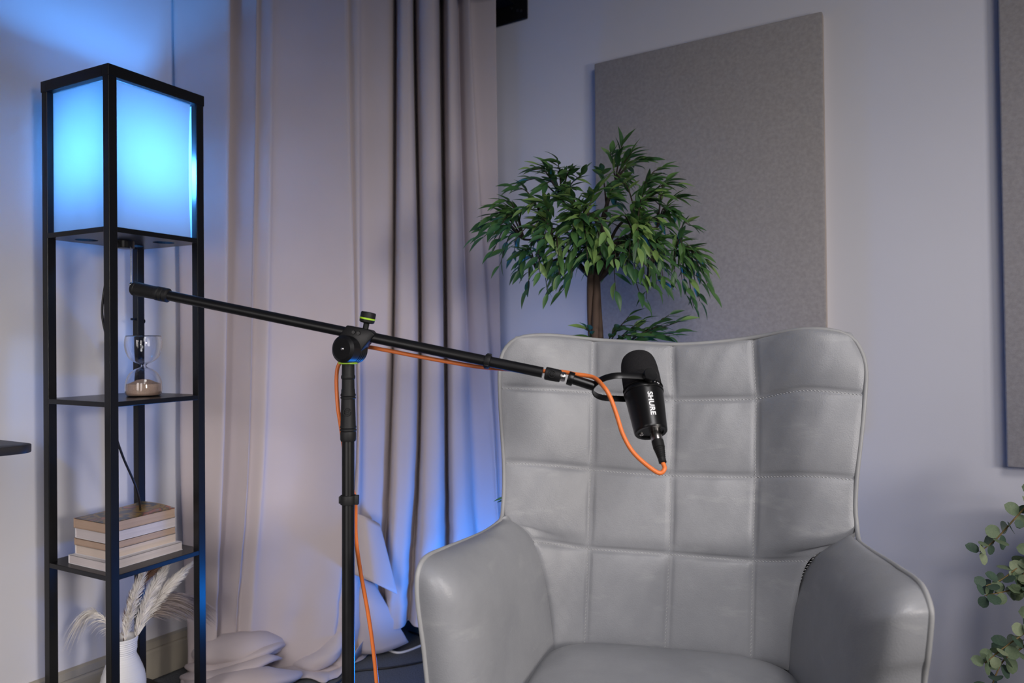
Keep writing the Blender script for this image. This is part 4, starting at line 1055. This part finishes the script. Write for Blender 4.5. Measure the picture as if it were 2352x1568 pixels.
def build_ficus():
    root = empty('potted_ficus', (.222, 1.88, 0))
    tag(root, 'artificial ficus tree with a twisted brown trunk and dense green leaves behind the armchair', 'potted tree')
    inv = Vector(root.location); rnd = random.Random(11)
    mb = MB(); mb.lathe([(0, .0), (.085, 0), (.09, .005), (.11, .19), (.113, .20), (.106, .20), (.10, .18), (0, .18)], 40); mb.build('pot', M_POT, root, smooth=35)
    mb = MB(); mb.lathe([(.1015, .1805), (.06, .187), (0, .188)], 24, cap=False); mb.build('soil', M_SOIL, root, smooth=60)
    # twisted trunk of five strands
    mb = MB()
    for k in range(5):
        pts = []
        for i in range(29):
            t = i / 28; z = .15 + t * 1.06
            a = 2 * math.pi * k / 5 + t * 4.2
            r = .0135 - .003 * t + .003 * math.sin(t * 9 + k)
            pts.append((r * math.cos(a) + .004 * math.sin(t * 5) - .006 * t, r * math.sin(a), z))
        mb.tube(pts, [.0112 - .0036 * i / 28 + .0015 * math.sin(i * .8 + k * 2) for i in range(29)], 9)
    tr = mb.build('trunk', M_BARK, root, smooth=60); tr['kind'] = 'stuff'
    # twig tips: across, depth, height (from the foot of the trunk), droop
    tips = [(-0.123, 0.036, 1.423, -0.014), (-0.105, -0.058, 1.412, -0.014), (-0.145, -0.029, 1.405, 0.000), (-0.170, -0.072, 1.387, 0.014), (-0.199, 0.014, 1.373, 0.014), (-0.072, -0.072, 1.387, 0.000),
            (-0.043, -0.036, 1.380, -0.014), (0.004, -0.072, 1.380, -0.014), (0.040, 0.036, 1.456, -0.029), (0.061, -0.022, 1.459, -0.022), (0.083, 0.000, 1.445, -0.022), (0.105, 0.072, 1.434, -0.014),
            (0.119, -0.043, 1.416, 0.000), (0.155, -0.058, 1.394, 0.014), (0.177, 0.000, 1.373, 0.014), (-0.217, -0.043, 1.351, 0.014), (-0.242, -0.014, 1.322, 0.022), (-0.260, -0.058, 1.297, 0.022),
            (-0.286, -0.036, 1.264, 0.036), (-0.311, -0.014, 1.228, 0.043), (-0.289, -0.087, 1.217, 0.043), (-0.249, -0.116, 1.239, 0.036), (-0.268, -0.043, 1.188, 0.051), (-0.253, 0.022, 1.159, 0.051),
            (-0.217, -0.130, 1.196, 0.036), (-0.195, -0.072, 1.138, 0.058), (-0.181, -0.036, 1.094, 0.065), (-0.155, -0.130, 1.123, 0.058), (-0.134, -0.087, 1.076, 0.072), (-0.108, -0.145, 1.116, 0.058),
            (-0.094, -0.036, 1.087, 0.065), (-0.145, -0.174, 1.196, 0.036), (-0.087, -0.188, 1.181, 0.043), (-0.043, -0.159, 1.149, 0.058), (-0.065, -0.195, 1.239, 0.022), (0.000, -0.195, 1.196, 0.043),
            (0.022, -0.174, 1.149, 0.058), (0.051, -0.159, 1.123, 0.065), (0.029, -0.116, 1.080, 0.065), (0.072, -0.188, 1.174, 0.051), (0.094, -0.145, 1.116, 0.065), (0.108, -0.087, 1.062, 0.072),
            (0.090, -0.130, 1.055, 0.072), (0.123, -0.145, 1.159, 0.051), (0.152, -0.087, 1.098, 0.058), (0.145, -0.145, 1.228, 0.029), (0.188, -0.072, 1.268, 0.022), (0.206, -0.043, 1.318, 0.014),
            (0.217, 0.058, 1.290, 0.014), (0.184, -0.087, 1.344, 0.007), (0.239, 0.000, 1.257, 0.029), (0.235, 0.072, 1.217, 0.036), (0.268, 0.043, 1.177, 0.014), (0.289, 0.014, 1.156, 0.022),
            (0.260, -0.029, 1.131, 0.043), (0.278, 0.043, 1.112, 0.043), (0.289, 0.000, 1.087, 0.065), (0.271, 0.036, 1.065, 0.072), (0.249, 0.014, 1.051, 0.072), (0.213, -0.043, 1.174, 0.036),
            (0.195, -0.014, 1.123, 0.051), (-0.014, -0.159, 1.318, 0.014), (0.043, -0.130, 1.340, 0.000), (0.087, -0.174, 1.297, 0.014), (-0.087, -0.145, 1.311, 0.014), (-0.145, -0.130, 1.297, 0.014),
            (-0.188, -0.101, 1.282, 0.022), (-0.051, -0.181, 1.275, 0.014), (0.145, -0.108, 1.311, 0.014), (0.000, 0.145, 1.282, 0.014), (-0.145, 0.145, 1.268, 0.014), (0.145, 0.159, 1.268, 0.014),
            (-0.072, 0.116, 1.355, 0.000), (0.072, 0.116, 1.376, 0.000), (-0.217, 0.116, 1.196, 0.036), (0.202, 0.145, 1.181, 0.036), (0.036, 0.159, 1.159, 0.043), (-0.108, 0.130, 1.138, 0.043)]
    low = [(-0.040, -0.087, 0.993, 0.000), (-0.051, -0.058, 0.968, 0.007), (0.051, -0.072, 1.000, 0.000), (0.072, -0.043, 1.022, -0.014), (0.101, -0.072, 1.011, -0.014), (0.123, -0.022, 0.993, 0.007), (0.080, -0.101, 0.971, 0.014), (0.155, -0.043, 1.000, -0.014), (0.177, -0.029, 1.026, -0.029), (0.195, -0.072, 1.008, -0.014), (0.206, -0.014, 0.982, 0.000), (0.166, -0.087, 0.971, 0.007), (-0.224, -0.145, 0.588, 0.022), (-0.174, -0.101, 0.632, 0.022)]
    nodes = [Vector(q) for q in ((-.06, .0, 1.27), (-.13, -.03, 1.25), (-.19, -.02, 1.22), (-.12, -.09, 1.20), (-.05, -.12, 1.21), (.02, -.02, 1.31), (.05, .02, 1.38), (-.09, .02, 1.33),
             (.09, -.05, 1.28), (.15, -.02, 1.25), (.08, -.11, 1.20), (.20, .01, 1.18), (.13, -.06, 1.15), (-.16, -.05, 1.14), (-.05, .09, 1.24), (.10, .09, 1.24), (.02, -.08, 1.13))]
    top = Vector((-.006, 0, 1.17))
    leaves = []; twigs = MB()
    for q in nodes:
        P = spline([top - Vector((0, 0, .06)), top.lerp(q, .5) + Vector((0, 0, .015)), q], 7)
        twigs.tube(P, [.0055 - .003 * i / (len(P) - 1) for i in range(len(P))], 6)
    extra = []
    for x, y, z, dr in tips:
        f = rnd.uniform(.5, .85)
        extra.append((x * f + rnd.uniform(-.03, .03), y * f - rnd.uniform(0, .05), 1.20 + (z - 1.20) * f + rnd.uniform(-.03, .03), dr))
    allt = tips + extra
    for k, (x, y, z, dr) in enumerate(allt + low):
        T_ = Vector((x, y, z))
        if k < len(allt):
            a = min(nodes, key=lambda q: (q - T_).length + (.2 if (q - top).length > (T_ - top).length else 0))
        elif k < len(allt) + 12:
            a = Vector((0, 0, .90))
        else:
            a = Vector((0, 0, .45))
        mid = a.lerp(T_, .55) + Vector((0, 0, .02 + dr * .6))
        P = spline([a, mid, T_], 9)
        twigs.tube(P, [.0026 - .0018 * i / (len(P) - 1) for i in range(len(P))], 5)
        n = rnd.randint(7, 9)
        L = len(P) - 1; ln = max(.05, (T_ - a).length); reach = min(.80, .13 / ln)
        for i in range(n):
            f = 1 - (i / n) * reach
            j = min(L - 1, int(f * L)); o = Vector(P[j]).lerp(Vector(P[j + 1]), f * L - j if f * L - j < 1 else 1)
            tn = (Vector(P[j + 1]) - Vector(P[j])).normalized()
            sd = tn.cross(Vector((0, 0, 1)))
            sd = sd.normalized() if sd.length > .05 else Vector((1, 0, 0))
            ud = sd.cross(tn)
            if i == 0: d = tn.copy()
            else:
                s_ = 1 if i % 2 else -1
                d = tn * rnd.uniform(.5, .9) + sd * s_ * rnd.uniform(.45, .85) + ud * rnd.uniform(-.45, .45)
            d = d.normalized() + Vector((o.x, o.y * .6, 0)).normalized() * .5 + Vector((0, 0, .10 - .9 * dr * rnd.random() - .16 * rnd.random()))
            upv = Vector((rnd.uniform(-.6, .6), rnd.uniform(-1.1, .1), 1.0))
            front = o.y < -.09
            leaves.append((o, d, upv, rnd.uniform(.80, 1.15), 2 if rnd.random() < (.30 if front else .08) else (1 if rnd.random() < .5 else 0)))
    tw = twigs.build('branches', M_TWIG, root, smooth=60); tw['kind'] = 'stuff'
    shapes = [[leaf_mesh('ficus_leaf', .049, .0170, M_LEAF[c], f_, cu) for f_, cu in ((.30, .10), (.22, .28), (.4, .18))] for c in range(3)]
    leaves.sort(key=lambda q: q[0].y - .35 * math.hypot(q[0].x, q[0].z - 1.22) + (2 if q[0].z < .6 else 0))
    rest = MB()
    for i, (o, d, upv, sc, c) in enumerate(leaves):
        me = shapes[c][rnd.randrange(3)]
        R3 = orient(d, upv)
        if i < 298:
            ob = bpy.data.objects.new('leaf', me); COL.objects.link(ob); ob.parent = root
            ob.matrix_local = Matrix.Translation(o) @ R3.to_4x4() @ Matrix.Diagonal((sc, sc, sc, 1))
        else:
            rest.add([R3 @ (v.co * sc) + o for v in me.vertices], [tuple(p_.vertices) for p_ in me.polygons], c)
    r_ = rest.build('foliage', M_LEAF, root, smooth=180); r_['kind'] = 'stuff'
build_ficus()

def build_eucalyptus():
    px, py, pz = 1.18, 1.53, .48
    st = empty('plant_stand', (px, py, 0))
    tag(st, 'black three legged plant stand under the eucalyptus, just outside the right edge', 'plant stand')
    mb = MB(); mb.lathe([(0, pz - .015), (.10, pz - .015), (.102, pz - .012), (.102, pz), (0, pz)], 36); mb.build('stand_top', M_BLACKW, st, smooth=35)
    for k in range(3):
        a = 2 * math.pi * k / 3 + .3
        mb = MB(); mb.tube([(.07 * math.cos(a), .07 * math.sin(a), pz - .014), (.10 * math.cos(a), .10 * math.sin(a), 0)], [.012, .008], 12); mb.build('leg', M_BLACKW, st, smooth=40)
    root = empty('eucalyptus', (px, py, pz))
    tag(root, 'trailing eucalyptus with round grey green leaves at the right edge', 'plant')
    mb = MB(); mb.lathe([(0, .0005), (.055, .0005), (.06, .004), (.075, .095), (.077, .10), (.070, .10), (.066, .09), (0, .09)], 32); mb.build('pot', M_VASE, root, smooth=35)
    mb = MB(); mb.lathe([(.067, .0905), (0, .093)], 20, cap=False); mb.build('soil', M_SOIL, root)
    rnd = random.Random(5); inv = Vector((px, py, pz))
    stems = [[(1.161, 1.533, 0.612), (1.086, 1.483, 0.662), (1.011, 1.458, 0.612), (0.953, 1.450, 0.558), (0.920, 1.450, 0.533)],
             [(1.161, 1.533, 0.612), (1.086, 1.467, 0.629), (1.020, 1.433, 0.545), (0.953, 1.425, 0.491), (0.915, 1.425, 0.474)],
             [(1.161, 1.542, 0.612), (1.095, 1.467, 0.612), (1.028, 1.425, 0.487), (0.965, 1.417, 0.470), (0.907, 1.417, 0.458)],
             [(1.170, 1.533, 0.612), (1.086, 1.450, 0.595), (1.028, 1.417, 0.445), (0.986, 1.408, 0.399), (0.936, 1.408, 0.362), (0.899, 1.408, 0.333)],
             [(1.153, 1.533, 0.612), (1.095, 1.467, 0.545), (1.053, 1.450, 0.395), (0.995, 1.442, 0.349), (0.949, 1.433, 0.324), (0.920, 1.433, 0.258), (0.911, 1.433, 0.237)],
             [(1.170, 1.517, 0.612), (1.120, 1.458, 0.629), (1.061, 1.417, 0.570), (1.003, 1.400, 0.512), (0.970, 1.400, 0.470)],
             [(1.178, 1.517, 0.612), (1.128, 1.450, 0.570), (1.086, 1.417, 0.462), (1.045, 1.400, 0.370), (1.020, 1.400, 0.337)],
             [(1.178, 1.517, 0.612), (1.120, 1.467, 0.679), (1.070, 1.450, 0.662), (1.003, 1.442, 0.587)],
             [(1.170, 1.52, 0.612), (1.11, 1.46, 0.618), (1.05, 1.43, 0.558), (1.00, 1.42, 0.513), (.975, 1.42, 0.488)],
             [(1.175, 1.51, 0.612), (1.12, 1.44, 0.558), (1.07, 1.41, 0.458), (1.03, 1.40, 0.408), (.985, 1.40, 0.393)],
             [(1.175, 1.51, 0.612), (1.13, 1.44, 0.578), (1.08, 1.41, 0.518), (1.04, 1.40, 0.458)]]
    mb = MB(); leaves = []
    for si, s_ in enumerate(stems):
        P = spline(s_, 10)
        mb.tube([Vector(p_) - inv for p_ in P], [.0026 - .0016 * i / len(P) for i in range(len(P))], 6)
        i = len(P) - 1; k = 0
        while i > 9:
            o = Vector(P[i]); tn = (Vector(P[i]) - Vector(P[i - 1])).normalized()
            sd = tn.cross(Vector((0, -1, .3))).normalized()
            rot = Quaternion(tn, (k % 2) * math.pi / 2 + rnd.uniform(-.5, .5)); sd = rot @ sd
            sz = .022 + .010 * min(1, (len(P) - i) / 25) + rnd.uniform(-.004, .004)
            for sg in (1, -1):
                leaves.append((o, sd * sg + tn * rnd.uniform(.1, .6) + Vector((0, 0, rnd.uniform(-.3, .2))), Vector((rnd.uniform(-.6, .6), -.9 + rnd.uniform(-.6, .6), rnd.uniform(.0, 1.0))), sz))
            i -= rnd.randint(2, 4); k += 1
    mb.build('stems', M_EUCSTEM, root, smooth=60)
    def rleaf(m_, curl):
        b = MB(); rows = []; n = 8
        for i in range(n + 1):
            t = i / n; w = .5 * math.sqrt(max(0, 1 - (2 * t - 1) ** 2)) * .88 if 0 < i < n else .02
            rows.append([(t + .06, w * q, -curl * t * t * .4 + .25 * abs(w * q) * curl) for q in (-1, -.5, 0, .5, 1)])
        b.grid(rows, flip=True); me = b.mesh('eucalyptus_leaf'); me.materials.append(m_)
        me.polygons.foreach_set('use_smooth', [True] * len(me.polygons)); return me
    shp = [[rleaf(m_, c) for c in (.2, .6)] for m_ in M_EUC]
    for o, d, u, sz in leaves[:290]:
        me = shp[rnd.choices((0, 1, 2), (.38, .40, .22))[0]][rnd.randrange(2)]
        ob = bpy.data.objects.new('leaf', me); COL.objects.link(ob); ob.parent = root
        ob.matrix_local = Matrix.Translation(o - inv) @ orient(d, u).to_4x4() @ Matrix.Diagonal((sz, sz, sz, 1))
build_eucalyptus()

# ------------------------------------------------------------------ blue light bar and loose leads on the carpet
def build_led():
    root = empty('floor_light', (-.02, 2.10, 0), (0, 0, math.radians(-25)))
    tag(root, 'low black light bar glowing blue on the carpet behind the armchair', 'light bar')
    mb = MB(); mb.box((-.16, -.035, 0), (.16, .035, .04)); mb.build('housing', M_BLACKW, root, bevel=.004)
    mb = MB(); mb.lathe([(.0, .0405), (.028, .0405), (.028, .047), (.022, .051), (0, .052)], 16, Matrix.Diagonal((5, 1, 1, 1)))
    mb.build('light_strip', emit_mat('blue_led', (.008, .235, 1.0), FLOOR_LED), root, smooth=60)
build_led()

def lead(name, pts, r, m_, label):
    o = empty(name, pts[0]); tag(o, label, 'cable')
    mb = MB(); mb.tube([Vector(p_) - Vector(pts[0]) for p_ in spline(pts, 10)], r, 8)
    mb.build('lead', m_, o, smooth=60)
lead('white_lead', [(-.44, 2.36, .006), (-.396, 2.315, .0045), (-.351, 2.291, .0045), (-.297, 2.342, .0045), (-.27, 2.385, .0045), (-.285, 2.43, .02), (-.300, 2.46, .035), (-.27, 2.47, .02), (-.15, 2.40, .0045), (.0, 2.28, .0045)], .0038, M_WCORD, 'white lead looping on the carpet at the hem of the curtain')
lead('black_lead', [(-.56, 2.02, .0035), (-.502, 2.078, .0035), (-.480, 2.143, .0035), (-.447, 2.166, .0035), (-.361, 2.186, .0035), (-.275, 2.225, .0035), (-.22, 2.27, .0035), (-.10, 2.20, .0035)], .003, M_CORD, 'thin black lead winding over the carpet in front of the curtain')
lead('black_lead', [(-.22, 2.36, .0035), (-.275, 2.40, .0035), (-.315, 2.44, .0035), (-.35, 2.47, .0035)], .003, M_CORD, 'short black lead coming out from under the curtain hem near the chair')
